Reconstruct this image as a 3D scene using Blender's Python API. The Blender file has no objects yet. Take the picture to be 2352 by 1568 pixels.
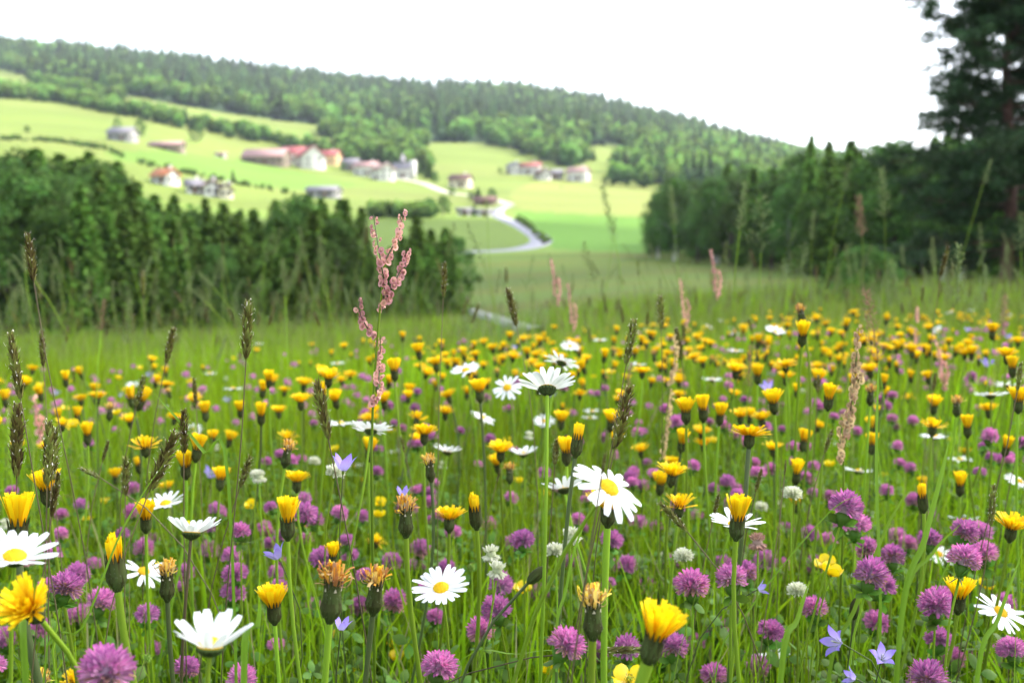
import bpy, math, random
import numpy as np
from mathutils import Vector, Matrix
R = math.radians
# ------------------------------------------------------------------ camera, sky, sun, exposure
scene = bpy.context.scene
COL = scene.collection
F = 2522.0            # focal length in pixels of the 2352 px wide view of the photograph
CX, CY = 1176.0, 784.0
HOR = 600.0           # row of the true horizon in that view
CAMH = 0.60
PITCH = math.atan((CY - HOR) / F)
cd = bpy.data.cameras.new('camera')
cam = bpy.data.objects.new('camera', cd); COL.objects.link(cam)
cam.location = (0, 0, CAMH); cam.rotation_euler = (math.pi/2 - PITCH, 0, 0)
cd.sensor_width = 22.2; cd.lens = 22.2 * F / 2352.0
cd.clip_start = 0.02; cd.clip_end = 12000
cd.dof.use_dof = True; cd.dof.focus_distance = 0.86; cd.dof.aperture_fstop = 5.2; cd.dof.aperture_blades = 0
scene.camera = cam

SUN_AZ, SUN_EL = 68.0, 44.0        # degrees right of the view direction, above the horizon
w = bpy.data.worlds.new('World'); scene.world = w; w.use_nodes = True
nt = w.node_tree; nt.nodes.clear()
sky = nt.nodes.new('ShaderNodeTexSky'); sky.sky_type = 'NISHITA'; sky.sun_disc = False
sky.sun_elevation = R(SUN_EL); sky.sun_rotation = R(SUN_AZ)
sky.altitude = 900; sky.air_density = 1.0; sky.dust_density = 5.0; sky.ozone_density = 0.6
bg = nt.nodes.new('ShaderNodeBackground'); bg.inputs[1].default_value = 0.15
wo = nt.nodes.new('ShaderNodeOutputWorld')
hsv = nt.nodes.new('ShaderNodeHueSaturation'); hsv.inputs['Saturation'].default_value = 0.46   # thin high overcast
nt.links.new(sky.outputs[0], hsv.inputs['Color']); nt.links.new(hsv.outputs[0], bg.inputs[0]); nt.links.new(bg.outputs[0], wo.inputs[0])
sl = bpy.data.lights.new('sun', 'SUN'); sl.energy = 2.0; sl.angle = R(0.6); sl.color = (1.0, 0.95, 0.86)
so = bpy.data.objects.new('sun', sl); COL.objects.link(so)
sdir = Vector((math.sin(R(SUN_AZ))*math.cos(R(SUN_EL)), math.cos(R(SUN_AZ))*math.cos(R(SUN_EL)), math.sin(R(SUN_EL))))
so.rotation_euler = sdir.to_track_quat('Z', 'Y').to_euler(); so.location = (60, 30, 60)
vs = scene.view_settings
vs.view_transform = 'Standard'; vs.look = 'None'; vs.gamma = 1; vs.use_curve_mapping = False
vs.exposure = 2.2

rng = np.random.default_rng(7)
rnd = random.Random(11)

# ------------------------------------------------------------------ projection helpers
cp, sp_ = math.cos(PITCH), math.sin(PITCH)
def at(X, Y, d):
    """point seen at pixel X, Y of the photograph, d metres in front of the lens"""
    x = (X-CX)/F*d; yu = -(Y-CY)/F*d
    return Vector((x, d*cp + yu*sp_, CAMH - d*sp_ + yu*cp))
def proj(x, y, z):
    zz = z-CAMH
    d = y*cp - zz*sp_; yu = y*sp_ + zz*cp
    d = np.maximum(d, 1e-3)
    return CX + F*x/d, CY - F*yu/d, d

# ------------------------------------------------------------------ terrain height
KX = np.array([0, 300, 600, 900, 1200, 1500, 1800, 2100, 2400], float)
KD = np.array([20, 40, 80, 130, 200, 300, 400, 500, 650, 850, 1100, 1400], float)
KY = np.array([
 [875,810,766,705,610,430,325,275,228,195,160,133],
 [868,805,762,704,600,440,352,308,254,216,184,160],
 [852,792,745,684,590,480,415,372,300,262,218,192],
 [830,775,720,650,582,495,440,400,340,292,248,224],
 [815,756,692,635,572,500,450,414,350,304,262,236],
 [790,722,665,615,570,500,450,424,372,334,306,290],
 [765,700,652,614,580,520,462,430,402,382,372,366],
 [748,686,645,615,592,545,502,472,442,424,412,406],
 [742,686,648,628,608,562,522,492,462,442,432,426]], float)
KZ = CAMH - (KY-HOR)/F*KD[None, :]
# beyond the last ridge the land falls away
KD2 = np.concatenate([KD, [1800, 3000, 9000]])
KZ2 = np.concatenate([KZ, KZ[:, -1:]-25, KZ[:, -1:]-150, KZ[:, -1:]-300], axis=1)
def pchip_slopes(x, y):
    h = np.diff(x); dl = np.diff(y, axis=-1)/h
    m = np.zeros_like(y)
    a, b = dl[:, :-1], dl[:, 1:]
    w1 = 2*h[1:]+h[:-1]; w2 = h[1:]+2*h[:-1]
    with np.errstate(divide='ignore', invalid='ignore'):
        mm = (w1+w2)/(w1/a + w2/b)
    m[:, 1:-1] = np.where(a*b > 0, mm, 0)
    m[:, 0] = dl[:, 0]; m[:, -1] = dl[:, -1]
    return m
KM = pchip_slopes(KD2, KZ2)
def terr(x, y):
    x = np.asarray(x, float); y = np.asarray(y, float)
    r = np.hypot(x, y); az = np.arctan2(x, y)
    lim = math.atan(0.5)
    azc = np.clip(az, -lim, lim)
    d = np.where(np.abs(az) < lim, y, r*math.cos(lim))
    d = np.clip(d, 20, 8999)
    X = np.clip(CX + F*np.tan(azc), 0, 2399.9)
    i = np.searchsorted(KD2, d, side='right')-1
    h = KD2[i+1]-KD2[i]; t = (d-KD2[i])/h
    h00 = 2*t**3-3*t**2+1; h10 = t**3-2*t**2+t; h01 = -2*t**3+3*t**2; h11 = t**3-t**2
    def colz(c): return h00*KZ2[c, i]+h10*h*KM[c, i]+h01*KZ2[c, i+1]+h11*h*KM[c, i+1]
    c = np.clip((X/300).astype(int), 0, 7); f = X/300-c
    # catmull-rom across columns
    cm = np.clip(c-1, 0, 8); cpn = np.clip(c+2, 0, 8)
    z0, z1, z2, z3 = colz(cm), colz(c), colz(c+1), colz(cpn)
    zf = 0.5*((2*z1)+(-z0+z2)*f+(2*z0-5*z1+4*z2-z3)*f*f+(-z0+3*z1-3*z2+z3)*f**3)
    back = np.clip((np.abs(az)-lim)/(math.pi-lim), 0, 1)
    zf = zf*(1-back) + (-0.02*r)*back
    und = 0.5*np.sin(x/37+1.3)*np.sin(y/41)+0.25*np.sin(x/13)*np.cos(y/17)
    zf = zf + und*np.clip((r-60)/200, 0, 1)*1.2
    yy = np.maximum(y, 0)
    zn = -0.018*y - 0.0022*yy*yy + 0.028*x - 0.0016*np.maximum(-x, 0)*yy + 0.012*np.sin(x*2.1+1)*np.sin(y*1.7)
    b = np.clip((r-8)/12, 0, 1); b = b*b*(3-2*b)
    return zn*(1-b)+zf*b
def tz(x, y): return float(terr(np.array([x]), np.array([y]))[0])
def ground_at(X, d):
    x = (X-CX)/F*d
    # d is the depth along the view; solve y on the terrain
    y = d
    for _ in range(4):
        z = tz(x, y); y = (d + (z-CAMH)*sp_)/cp
    return Vector((x, y, tz(x, y)))
def depth_of(X, Y, lo=30, hi=1390):
    """distance at which the ground is seen at pixel X, Y (first hit from afar downwards)"""
    ds = np.geomspace(lo, hi, 400); xs = (X-CX)/F*ds; zs = terr(xs, ds)
    _, Ys, dd = proj(xs, ds, zs)
    k = np.where(Ys <= Y)[0]
    return float(ds[k[0]]) if len(k) else hi

# ------------------------------------------------------------------ mesh builder
class MB:
    def __init__(s): s.v=[]; s.q=[]; s.m=[]; s.t=[]; s.r=[]; s.n=0
    def add(s, v, q, mat=0, t=0.0, r=0.0):
        v = np.asarray(v, float).reshape(-1, 3); q = np.asarray(q, int)
        if q.shape[1] == 3: q = np.concatenate([q, -np.ones((len(q), 1), int)], 1)
        q = np.where(q >= 0, q+s.n, -1)
        s.v.append(v); s.q.append(q); s.m.append(np.full(len(q), mat) if np.isscalar(mat) else np.asarray(mat))
        s.t.append(np.broadcast_to(np.asarray(t, float), (len(v),)).copy()); s.r.append(np.broadcast_to(np.asarray(r, float), (len(v),)).copy())
        s.n += len(v)
    def arrays(s):
        return np.concatenate(s.v), np.concatenate(s.q), np.concatenate(s.m), np.concatenate(s.t), np.concatenate(s.r)
    def merge(s, o, M=None, scale=1.0, loc=(0,0,0), r=None, mat=None):
        v, q, m, t, rr = o.arrays() if isinstance(o, MB) else o
        v = v*scale
        if M is not None: v = v @ np.array(M).T
        s.add(v+np.asarray(loc), q, m if mat is None else mat, t, rr if r is None else np.full(len(v), r))
    def mesh(s, name, mats, smooth=True):
        v, q, m, t, r = s.arrays()
        me = bpy.data.meshes.new(name)
        tri = q[:, 3] < 0
        cnt = np.where(tri, 3, 4)
        start = np.concatenate([[0], np.cumsum(cnt)[:-1]])
        flat = q.reshape(-1); loops = flat[flat >= 0]
        me.vertices.add(len(v)); me.vertices.foreach_set('co', v.astype(np.float32).ravel())
        me.loops.add(len(loops)); me.loops.foreach_set('vertex_index', loops.astype(np.int32))
        me.polygons.add(len(q)); me.polygons.foreach_set('loop_start', start.astype(np.int32))
        me.polygons.foreach_set('material_index', m.astype(np.int32))
        for mt in mats: me.materials.append(mt)
        a = me.attributes.new('t', 'FLOAT', 'POINT'); a.data.foreach_set('value', t.astype(np.float32))
        a = me.attributes.new('rnd', 'FLOAT', 'POINT'); a.data.foreach_set('value', r.astype(np.float32))
        me.update(calc_edges=True); me.validate()
        if smooth: me.polygons.foreach_set('use_smooth', np.ones(len(me.polygons), bool))
        return me
def link(name, me, parent=None, M=None):
    o = bpy.data.objects.new(name, me); COL.objects.link(o)
    if parent is not None: o.parent = parent
    if M is not None: o.matrix_local = M
    return o
def tag(o, label=None, cat=None, group=None, kind=None):
    if label: o['label'] = label
    if cat: o['category'] = cat
    if group: o['group'] = group
    if kind: o['kind'] = kind
    return o
def empty(name, loc, label=None, cat=None, group=None):
    o = bpy.data.objects.new(name, None); COL.objects.link(o); o.location = loc; o.empty_display_size = 0.05
    return tag(o, label, cat, group)

def tube(mb, pts, rad, n=6, mat=0, t=None, r=0.0, cap=True):
    pts = np.asarray(pts, float); k = len(pts); rad = np.broadcast_to(rad, (k,))
    tan = np.gradient(pts, axis=0); tan /= np.linalg.norm(tan, axis=1)[:, None]+1e-12
    ref = np.array([0.13, 0.97, 0.2]) if abs(tan[0] @ np.array([0.13, .97, .2])) < .9 else np.array([1., 0, 0])
    a = np.cross(tan, ref); a /= np.linalg.norm(a, axis=1)[:, None]+1e-12
    b = np.cross(tan, a)
    th = np.arange(n)*2*math.pi/n
    v = pts[:, None, :] + rad[:, None, None]*(np.cos(th)[None, :, None]*a[:, None, :]+np.sin(th)[None, :, None]*b[:, None, :])
    i = np.arange(k-1)[:, None]*n; j = np.arange(n)[None, :]; j2 = (j+1) % n
    q = np.stack([i+j, i+j2, i+n+j2, i+n+j], -1).reshape(-1, 4)
    tt = np.linspace(0, 1, k) if t is None else np.broadcast_to(t, (k,))
    mb.add(v.reshape(-1, 3), q, mat, np.repeat(tt, n), r)
def lathe(mb, prof, n=12, mat=0, t=0.0, r=0.0, jag=0.0):
    prof = np.asarray(prof, float)
    th = np.arange(n)*2*math.pi/n
    rr = prof[:, 0][:, None]*(1+jag*np.cos(th*5)[None, :])
    v = np.stack([rr*np.cos(th), rr*np.sin(th), np.repeat(prof[:, 1][:, None], n, 1)], -1)
    k = len(prof); i = np.arange(k-1)[:, None]*n; j = np.arange(n)[None, :]; j2 = (j+1) % n
    q = np.stack([i+j, i+j2, i+n+j2, i+n+j], -1).reshape(-1, 4)
    tt = np.repeat(np.linspace(0, 1, k), n) if t is None else t
    mb.add(v.reshape(-1, 3), q, mat, tt, r)
def strip(mb, pts, wid, side, cup=0.0, mat=0, t0=0.0, t1=1.0, r=0.0, tip=0.0):
    """ribbon along pts, 3 verts across; cup raises the edges; tip pushes the middle of the last row"""
    pts = np.asarray(pts, float); k = len(pts); wid = np.broadcast_to(wid, (k,))
    tan = np.gradient(pts, axis=0); tan /= np.linalg.norm(tan, axis=1)[:, None]+1e-12
    side = np.asarray(side, float); s = side[None, :]-tan*(tan@side)[:, None]; s /= np.linalg.norm(s, axis=1)[:, None]+1e-12
    nrm = np.cross(s, tan)
    L = pts - s*wid[:, None]/2 + nrm*cup*wid[:, None]
    Rr = pts + s*wid[:, None]/2 + nrm*cup*wid[:, None]
    C = pts.copy()
    if tip: C[-1] += tan[-1]*tip
    v = np.stack([L, C, Rr], 1).reshape(-1, 3)
    q = []
    for i in range(k-1):
        a = i*3; q += [[a, a+1, a+4, a+3], [a+1, a+2, a+5, a+4]]
    mb.add(v, q, mat, np.repeat(np.linspace(t0, t1, k), 3), r)
def ball(mb, c, rad, n=6, m=4, mat=0, t=0.0, r=0.0, sq=(1,1,1)):
    th = np.linspace(0.0, math.pi, m+1)[1:-1]; ph = np.arange(n)*2*math.pi/n
    v = [[0, 0, 1]]
    for a in th:
        for p in ph: v.append([math.sin(a)*math.cos(p), math.sin(a)*math.sin(p), math.cos(a)])
    v.append([0, 0, -1]); v = np.array(v)*rad*np.array(sq)+np.asarray(c)
    q = []
    for j in range(n): q.append([0, 1+j, 1+(j+1) % n, -1])
    for i in range(m-2):
        for j in range(n):
            a = 1+i*n; q.append([a+j, a+n+j, a+n+(j+1) % n, a+(j+1) % n])
    e = 1+(m-1)*n; a = 1+(m-2)*n
    for j in range(n): q.append([a+j, e, a+(j+1) % n, -1])
    mb.add(v, np.array(q), mat, t, r)
def bezier(B, P1, P2, P, k):
    t = np.linspace(0, 1, k)[:, None]
    B, P1, P2, P = [np.asarray(a, float) for a in (B, P1, P2, P)]
    return (1-t)**3*B+3*(1-t)**2*t*P1+3*(1-t)*t*t*P2+t**3*P
def align(axis, spin=0.0):
    return Vector(axis).normalized().to_track_quat('Z', 'Y').to_matrix() @ Matrix.Rotation(spin, 3, 'Z')

# ------------------------------------------------------------------ materials
MATS = {}
def leafmat(name, c0, c1=None, var=0.25, trans=0.35, rough=0.55, spec=0.25, hue=0.02, noise=0.0, nscale=8.0, sheen=0.0, mid=None, objvar=0.3):
    """base colour runs c0 -> c1 along attribute t and varies with attribute rnd and per object"""
    if name in MATS: return MATS[name]
    m = bpy.data.materials.new(name); m.use_nodes = True; n = m.node_tree; n.nodes.clear(); L = n.links.new
    out = n.nodes.new('ShaderNodeOutputMaterial'); pb = n.nodes.new('ShaderNodeBsdfPrincipled')
    c1 = c1 or c0
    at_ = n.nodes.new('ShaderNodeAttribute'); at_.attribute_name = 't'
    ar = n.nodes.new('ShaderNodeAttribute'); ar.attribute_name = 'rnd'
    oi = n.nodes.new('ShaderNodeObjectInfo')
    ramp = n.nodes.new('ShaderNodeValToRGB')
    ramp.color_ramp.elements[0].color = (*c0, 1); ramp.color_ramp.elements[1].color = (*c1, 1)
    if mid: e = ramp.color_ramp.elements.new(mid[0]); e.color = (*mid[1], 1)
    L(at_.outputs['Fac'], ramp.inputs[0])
    hs = n.nodes.new('ShaderNodeHueSaturation'); L(ramp.outputs[0], hs.inputs['Color'])
    def math_(op, a, b):
        q = n.nodes.new('ShaderNodeMath'); q.operation = op
        for i, k in enumerate((a, b)):
            if isinstance(k, (int, float)): q.inputs[i].default_value = k
            else: L(k, q.inputs[i])
        return q.outputs[0]
    val = math_('MULTIPLY_ADD', ar.outputs['Fac'], 2*var); val.node.inputs[2].default_value = 1-var
    v2 = math_('MULTIPLY_ADD', oi.outputs['Random'], objvar); v2.node.inputs[2].default_value = 1-objvar/2
    val = math_('MULTIPLY', val, v2)
    if noise:
        tc = n.nodes.new('ShaderNodeTexCoord'); nz = n.nodes.new('ShaderNodeTexNoise'); nz.inputs['Scale'].default_value = nscale; nz.inputs['Detail'].default_value = 4
        L(tc.outputs['Object'], nz.inputs['Vector'])
        nv = math_('MULTIPLY_ADD', nz.outputs['Fac'], 2*noise); nv.node.inputs[2].default_value = 1-noise
        val = math_('MULTIPLY', val, nv)
    L(val, hs.inputs['Value'])
    hh = math_('MULTIPLY_ADD', ar.outputs['Fac'], 2*hue); hh.node.inputs[2].default_value = 0.5-hue
    hh2 = math_('MULTIPLY_ADD', oi.outputs['Random'], hue); L(hh, hh2.node.inputs[2])
    L(hh2, hs.inputs['Hue'])
    L(hs.outputs[0], pb.inputs['Base Color']); pb.inputs['Roughness'].default_value = rough; pb.inputs['Specular IOR Level'].default_value = spec
    if sheen: pb.inputs['Sheen Weight'].default_value = sheen
    if trans > 0:
        tr = n.nodes.new('ShaderNodeBsdfTranslucent'); L(hs.outputs[0], tr.inputs[0])
        mx = n.nodes.new('ShaderNodeMixShader'); mx.inputs[0].default_value = trans
        L(pb.outputs[0], mx.inputs[1]); L(tr.outputs[0], mx.inputs[2]); L(mx.outputs[0], out.inputs[0])
    else: L(pb.outputs[0], out.inputs[0])
    MATS[name] = m; return m
def plain(name, c, rough=0.7, noise=0.15, nscale=3.0, spec=0.3, stripes=None, coord='Object'):
    if name in MATS: return MATS[name]
    m = bpy.data.materials.new(name); m.use_nodes = True; n = m.node_tree; L = n.links.new
    pb = n.nodes['Principled BSDF']; pb.inputs['Roughness'].default_value = rough; pb.inputs['Specular IOR Level'].default_value = spec
    tc = n.nodes.new('ShaderNodeTexCoord'); nz = n.nodes.new('ShaderNodeTexNoise'); nz.inputs['Scale'].default_value = nscale; nz.inputs['Detail'].default_value = 6
    L(tc.outputs[coord], nz.inputs['Vector'])
    rp = n.nodes.new('ShaderNodeValToRGB'); rp.color_ramp.elements[0].position = .3; rp.color_ramp.elements[1].position = .7
    rp.color_ramp.elements[0].color = (*[k*(1-noise) for k in c], 1); rp.color_ramp.elements[1].color = (*[min(k*(1+noise), .95) for k in c], 1)
    L(nz.outputs['Fac'], rp.inputs[0]); L(rp.outputs[0], pb.inputs['Base Color'])
    bp = n.nodes.new('ShaderNodeBump'); bp.inputs['Strength'].default_value = .3; L(nz.outputs['Fac'], bp.inputs['Height']); L(bp.outputs[0], pb.inputs['Normal'])
    MATS[name] = m; return m

EXEC_PARTS = True
# ------------------------------------------------------------------ ground sheet
def inpoly(X, Y, P):
    P = np.asarray(P, float); inside = np.zeros(X.shape, bool); j = len(P)-1
    for i in range(len(P)):
        xi, yi = P[i]; xj, yj = P[j]
        c = ((yi > Y) != (yj > Y)) & (X < (xj-xi)*(Y-yi)/((yj-yi) if yj != yi else 1e-9)+xi)
        inside ^= c; j = i
    return inside
FOREST = [(-900,0),(-900,150),(0,160),(85,180),(230,212),(334,228),(488,256),(620,275),(750,292),(850,306),(950,325),(1060,328),(1200,331),
          (1290,345),(1400,330),(1470,352),(1600,362),(1760,380),(2500,420),(3300,420),(3300,0)]
GREENF = [(240,350),(400,345),(560,372),(700,398),(840,425),(700,440),(560,425),(400,385),(270,372)]
SATF = [(1180,484),(1300,492),(1490,500),(1560,520),(1560,585),(1270,572),(1250,550),(1200,520)]
LEFTF = [(600,500),(1130,500),(1215,545),(1215,568),(600,600)]
PALE = [(1270,400),(1500,430),(1500,500),(1200,482),(1180,470),(1170,440)]
def field_colour(x, y):
    z = terr(x, y); X, Y, d = proj(x, y, z); r = np.hypot(x, y)
    c = np.tile(np.array([.15, .225, .038]), (len(x), 1))
    n1 = 0.5+0.5*np.sin(x/23+np.sin(y/31)*2)*np.cos(y/19+np.sin(x/27))
    c[:] = c*(0.85+0.3*n1[:, None])
    up = (r > 300); c[up] = np.array([.142, .190, .036])*(0.88+0.24*n1[up, None])
    # strips mown at different times across the hillside
    s = np.sin((x*0.25+y)/26.0); c[up & (s > 0.6)] *= [1.08, 1.0, 1.15]
    for P, k in ((GREENF, [.115,.20,.030]), (SATF, [.10,.21,.024]), (LEFTF, [.11,.165,.028]), (PALE, [.185,.215,.048])):
        m = inpoly(X, Y, P) & (r > 90); c[m] = np.array(k)*(0.9+0.2*n1[m, None])
    m = (r > 40) & (r <= 190) & (Y > 575); c[m] = np.array([.095,.135,.020])*(0.75+0.5*n1[m, None])*np.where(np.sin(x[m]/7+np.sin(y[m]/5)*2)[:, None] > .35, [1.12,.96,1.0], [.95,1.03,1.0])
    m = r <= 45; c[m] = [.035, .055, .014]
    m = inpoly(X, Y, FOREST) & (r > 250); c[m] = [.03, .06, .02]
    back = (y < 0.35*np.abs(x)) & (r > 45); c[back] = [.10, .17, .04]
    return c
def build_ground():
    azf = np.radians(np.arange(-33, 33.01, 0.15)); azc = np.radians(np.arange(36, 325, 3.0))
    az = np.concatenate([azf, azc]); n = len(az)
    rad = np.concatenate([[0.15], np.geomspace(0.3, 20, 70), np.geomspace(20.6, 2000, 230), np.geomspace(2060, 2600, 5)])
    A, Rr = np.meshgrid(az, rad); x = (Rr*np.sin(A)).ravel(); y = (Rr*np.cos(A)).ravel(); z = terr(x, y)
    k = len(rad); i = np.arange(k-1)[:, None]*n; j = np.arange(n)[None, :]; j2 = (j+1) % n
    q = np.stack([i+j, i+j2, i+n+j2, i+n+j], -1).reshape(-1, 4)
    mb = MB(); mb.add(np.stack([x, y, z], 1), q)
    mb.add([[0, 0, tz(0, 0)]], np.zeros((0, 4), int))
    c0 = mb.n-1
    mb.q.append(np.array([[c0, a+1, a, -1] for a in range(n-1)]+[[c0, 0, n-1, -1]])); mb.m.append(np.zeros(n, int))
    m = bpy.data.materials.new('field_grass'); m.use_nodes = True; nn = m.node_tree; L = nn.links.new
    pb = nn.nodes['Principled BSDF']; pb.inputs['Roughness'].default_value = .9; pb.inputs['Specular IOR Level'].default_value = .1
    a = nn.nodes.new('ShaderNodeAttribute'); a.attribute_name = 'crop'
    tc = nn.nodes.new('ShaderNodeTexCoord'); mp = nn.nodes.new('ShaderNodeMapping'); mp.inputs['Scale'].default_value = (.35, .35, .35)
    nz = nn.nodes.new('ShaderNodeTexNoise'); nz.inputs['Detail'].default_value = 8; nz.inputs['Roughness'].default_value = .7
    L(tc.outputs['Object'], mp.inputs[0]); L(mp.outputs[0], nz.inputs['Vector'])
    ma = nn.nodes.new('ShaderNodeMath'); ma.operation = 'MULTIPLY_ADD'; ma.inputs[1].default_value = 1.7; ma.inputs[2].default_value = .15; L(nz.outputs['Fac'], ma.inputs[0])
    hs = nn.nodes.new('ShaderNodeHueSaturation'); L(a.outputs['Color'], hs.inputs['Color']); L(ma.outputs[0], hs.inputs['Value']); L(hs.outputs[0], pb.inputs['Base Color'])
    me = mb.mesh('ground', [m])
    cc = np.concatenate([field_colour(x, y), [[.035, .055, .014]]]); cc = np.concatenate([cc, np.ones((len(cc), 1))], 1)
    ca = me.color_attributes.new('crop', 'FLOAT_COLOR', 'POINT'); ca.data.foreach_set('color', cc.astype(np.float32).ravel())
    tag(link('ground', me), kind='structure')
build_ground()

def catmull(P, k=8):
    P = np.asarray(P, float); P = np.concatenate([[2*P[0]-P[1]], P, [2*P[-1]-P[-2]]]); o = []
    for i in range(1, len(P)-2):
        for t in np.arange(k)/k:
            a, b, c, d = P[i-1:i+3]; o.append(.5*((2*b)+(-a+c)*t+(2*a-5*b+4*c-d)*t*t+(-a+3*b-3*c+d)*t**3))
    o.append(P[-2]); return np.array(o)
def road(name, pix, width, mat, lift=0.12):
    P = []
    for X, Y in pix:
        d = depth_of(X, Y); g = ground_at(X, d); P.append((g.x, g.y))
    C = catmull(P, 10); T = np.gradient(C, axis=0); T /= np.linalg.norm(T, axis=1)[:, None]; S = np.stack([T[:, 1], -T[:, 0]], 1)
    wd = (np.full(len(C), width) if np.isscalar(width) else np.asarray(width)[:len(C)])[:, None]; offs = [(-.62, -.5), (-.5, 0), (0, .04), (.5, 0), (.62, -.5)]; rows = []
    for o, dz in offs:
        q = C+S*wd*o; rows.append(np.stack([q[:, 0], q[:, 1], terr(q[:, 0], q[:, 1])+lift+dz], 1))
    v = np.stack(rows, 1).reshape(-1, 3); k = len(C); m = len(offs); q = []
    for i in range(k-1):
        for j in range(m-1): a = i*m+j; q.append([a, a+1, a+m+1, a+m])
    mb = MB(); mb.add(v, q); tag(link(name, mb.mesh(name, [mat])), kind='structure')
asph = plain('grey_road', (.25, .25, .28), .8, .12, .8)
road('road', [(985,588),(1065,582),(1130,579),(1195,573),(1236,562),(1240,548),(1205,525),(1165,508),(1143,496),(1150,482),(1172,474)], np.interp(np.arange(101), [0,55,75,100], [4.4,4.4,3.6,2.4]), asph)
road('farm_track', [(1172,472),(1120,458),(1075,450),(1035,445),(975,426),(915,412)], 4.0, plain('gravel_track', (.40,.38,.32), .9, .1, .8))
road('footpath', [(1000,690),(1066,712),(1120,730),(1175,748),(1230,765)], .6, plain('pale_path', (.28,.29,.28), .9, .12, .8), .15)

# ------------------------------------------------------------------ houses
W_WHITE = plain('white_plaster', (.62,.60,.56), .8, .05); W_CREAM = plain('cream_plaster', (.74,.66,.50), .8, .06)
W_WOOD = plain('weathered_boards', (.20,.16,.12), .85, .25, 1.5); W_GREY = plain('grey_wood', (.28,.27,.27), .85, .2, 1.5); W_OCHRE = plain('ochre_plaster', (.62,.42,.22), .8, .08)
R_RED = plain('red_tiles', (.34,.10,.10), .75, .2, 2); R_PINK = plain('faded_pink_tiles', (.42,.25,.24), .8, .15, 2); R_GREY = plain('grey_shingles', (.24,.22,.25), .8, .2, 2)
R_BROWN = plain('brown_tiles', (.16,.09,.08), .8, .2, 2); R_ORANGE = plain('orange_tiles', (.48,.18,.09), .8, .15, 2)
GLASS = plain('dark_window_glass', (.05,.06,.07), .15, .1, 2, .6); SHUT = plain('brown_frame', (.14,.09,.06), .7, .2); DOORM = plain('brown_door', (.17,.10,.06), .7, .2)
def boxmb(mb, c, s, mat=0):
    x, y, z = np.array(s)/2; v = np.array([[a, b, e] for a in (-x, x) for b in (-y, y) for e in (-z, z)])+np.array(c)
    mb.add(v, [[0,1,3,2],[4,6,7,5],[0,4,5,1],[2,3,7,6],[0,2,6,4],[1,5,7,3]], mat)
def house(X, Y, L, Wd, H, pitch, yaw, wall, roof, label, cat='house', d=None, nwin=4, floors=2, chimney=True, door=True, over=.7):
    """L along the ridge (local x), Wd across; yaw turns the ridge away from the picture plane"""
    d = d or depth_of(X, Y); g = ground_at(X, d)
    name = {'house':'farmhouse','barn':'barn','shed':'shed','church':'chapel'}[cat]
    root = empty(name, (g.x, g.y, g.z-.6), label, cat); root.rotation_euler = (0, 0, R(yaw)); H += .6; root.scale = (.88, .88, .88)
    rh = Wd/2*math.tan(R(pitch)); mb = MB(); l, w2 = L/2, Wd/2
    v = [[-l,-w2,-2],[l,-w2,-2],[l,w2,-2],[-l,w2,-2],[-l,-w2,H],[l,-w2,H],[l,w2,H],[-l,w2,H],[-l,0,H+rh],[l,0,H+rh]]
    mb.add(v, [[0,1,5,4],[1,2,6,5],[2,3,7,6],[3,0,4,7],[5,6,9,-1],[7,4,8,-1]]); link('wall', mb.mesh('wall', [wall], False), root)
    mb = MB(); e = over; sl_ = rh/w2; th = .28; a = l+e; b = w2+e; zb = H-e*sl_+.02
    for sgn in (-1, 1):
        v = [[-a,sgn*b,zb],[a,sgn*b,zb],[a,0,H+rh+.02],[-a,0,H+rh+.02]]; v += [[p[0],p[1],p[2]+th] for p in v]
        mb.add(v, [[0,1,2,3],[4,7,6,5],[0,4,5,1],[1,5,6,2],[3,7,4,0]])
    rf = link('roof', mb.mesh('roof', [roof], False), root)
    if chimney:
        mb = MB(); boxmb(mb, (L*.2, Wd*.15, H+rh*.8+.6), (.8,.8,1.8)); boxmb(mb, (L*.2, Wd*.15, H+rh*.8+1.58), (1.0,1.0,.16)); link('chimney', mb.mesh('chimney', [W_WHITE], False), rf)
    def win(face, u, z, ww=1.0, hh=1.2, nm='window', mt=None):
        # face: (centre, tangent, normal)
        c, t_, n_ = face; c = np.array(c)+np.array(t_)*u; c[2] = z; t_ = np.array(t_); n_ = np.array(n_)
        fr = MB(); s = (abs(t_[0])*(ww+.25)+abs(n_[0])*.08, abs(t_[1])*(ww+.25)+abs(n_[1])*.08, hh+.25); boxmb(fr, c+n_*.05, s)
        f = link(nm, fr.mesh(nm, [SHUT if nm == 'window' else DOORM], False), root)
        if nm == 'window':
            p = MB(); s = (abs(t_[0])*ww+abs(n_[0])*.04, abs(t_[1])*ww+abs(n_[1])*.04, hh); boxmb(p, c+n_*.10, s); link('pane', p.mesh('pane', [GLASS], False), f)
    front = ((0,-w2,0),(1,0,0),(0,-1,0)); right = ((l,0,0),(0,1,0),(1,0,0)); left = ((-l,0,0),(0,1,0),(-1,0,0))
    for fl in range(floors):
        z = 2.2+fl*2.7
        if z+.6 < H:
            for i in range(nwin): win(front, (i+.5-nwin/2)*L/nwin, z)
        for i in (-1, 1):
            win(right, i*Wd*.23, z); win(left, i*Wd*.23, z)
    if door: win(front, L*.5/nwin*(nwin % 2), 1.6, 1.1, 2.1, 'door') if nwin % 2 == 0 else win(front, L/nwin*.5, 1.6, 1.1, 2.1, 'door')
    return root
house(282, 326, 11, 8, 3.6, 32, -12, W_GREY, R_GREY, 'small grey barn with a weathered roof, uppermost building on the left hillside', 'barn', nwin=3, floors=1, chimney=False)
house(384, 345, 15, 6, 2.2, 26, -10, W_WOOD, R_PINK, 'low shed with a faded pink roof beside the round pale green tree', 'shed', nwin=4, floors=1, chimney=False)
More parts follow.
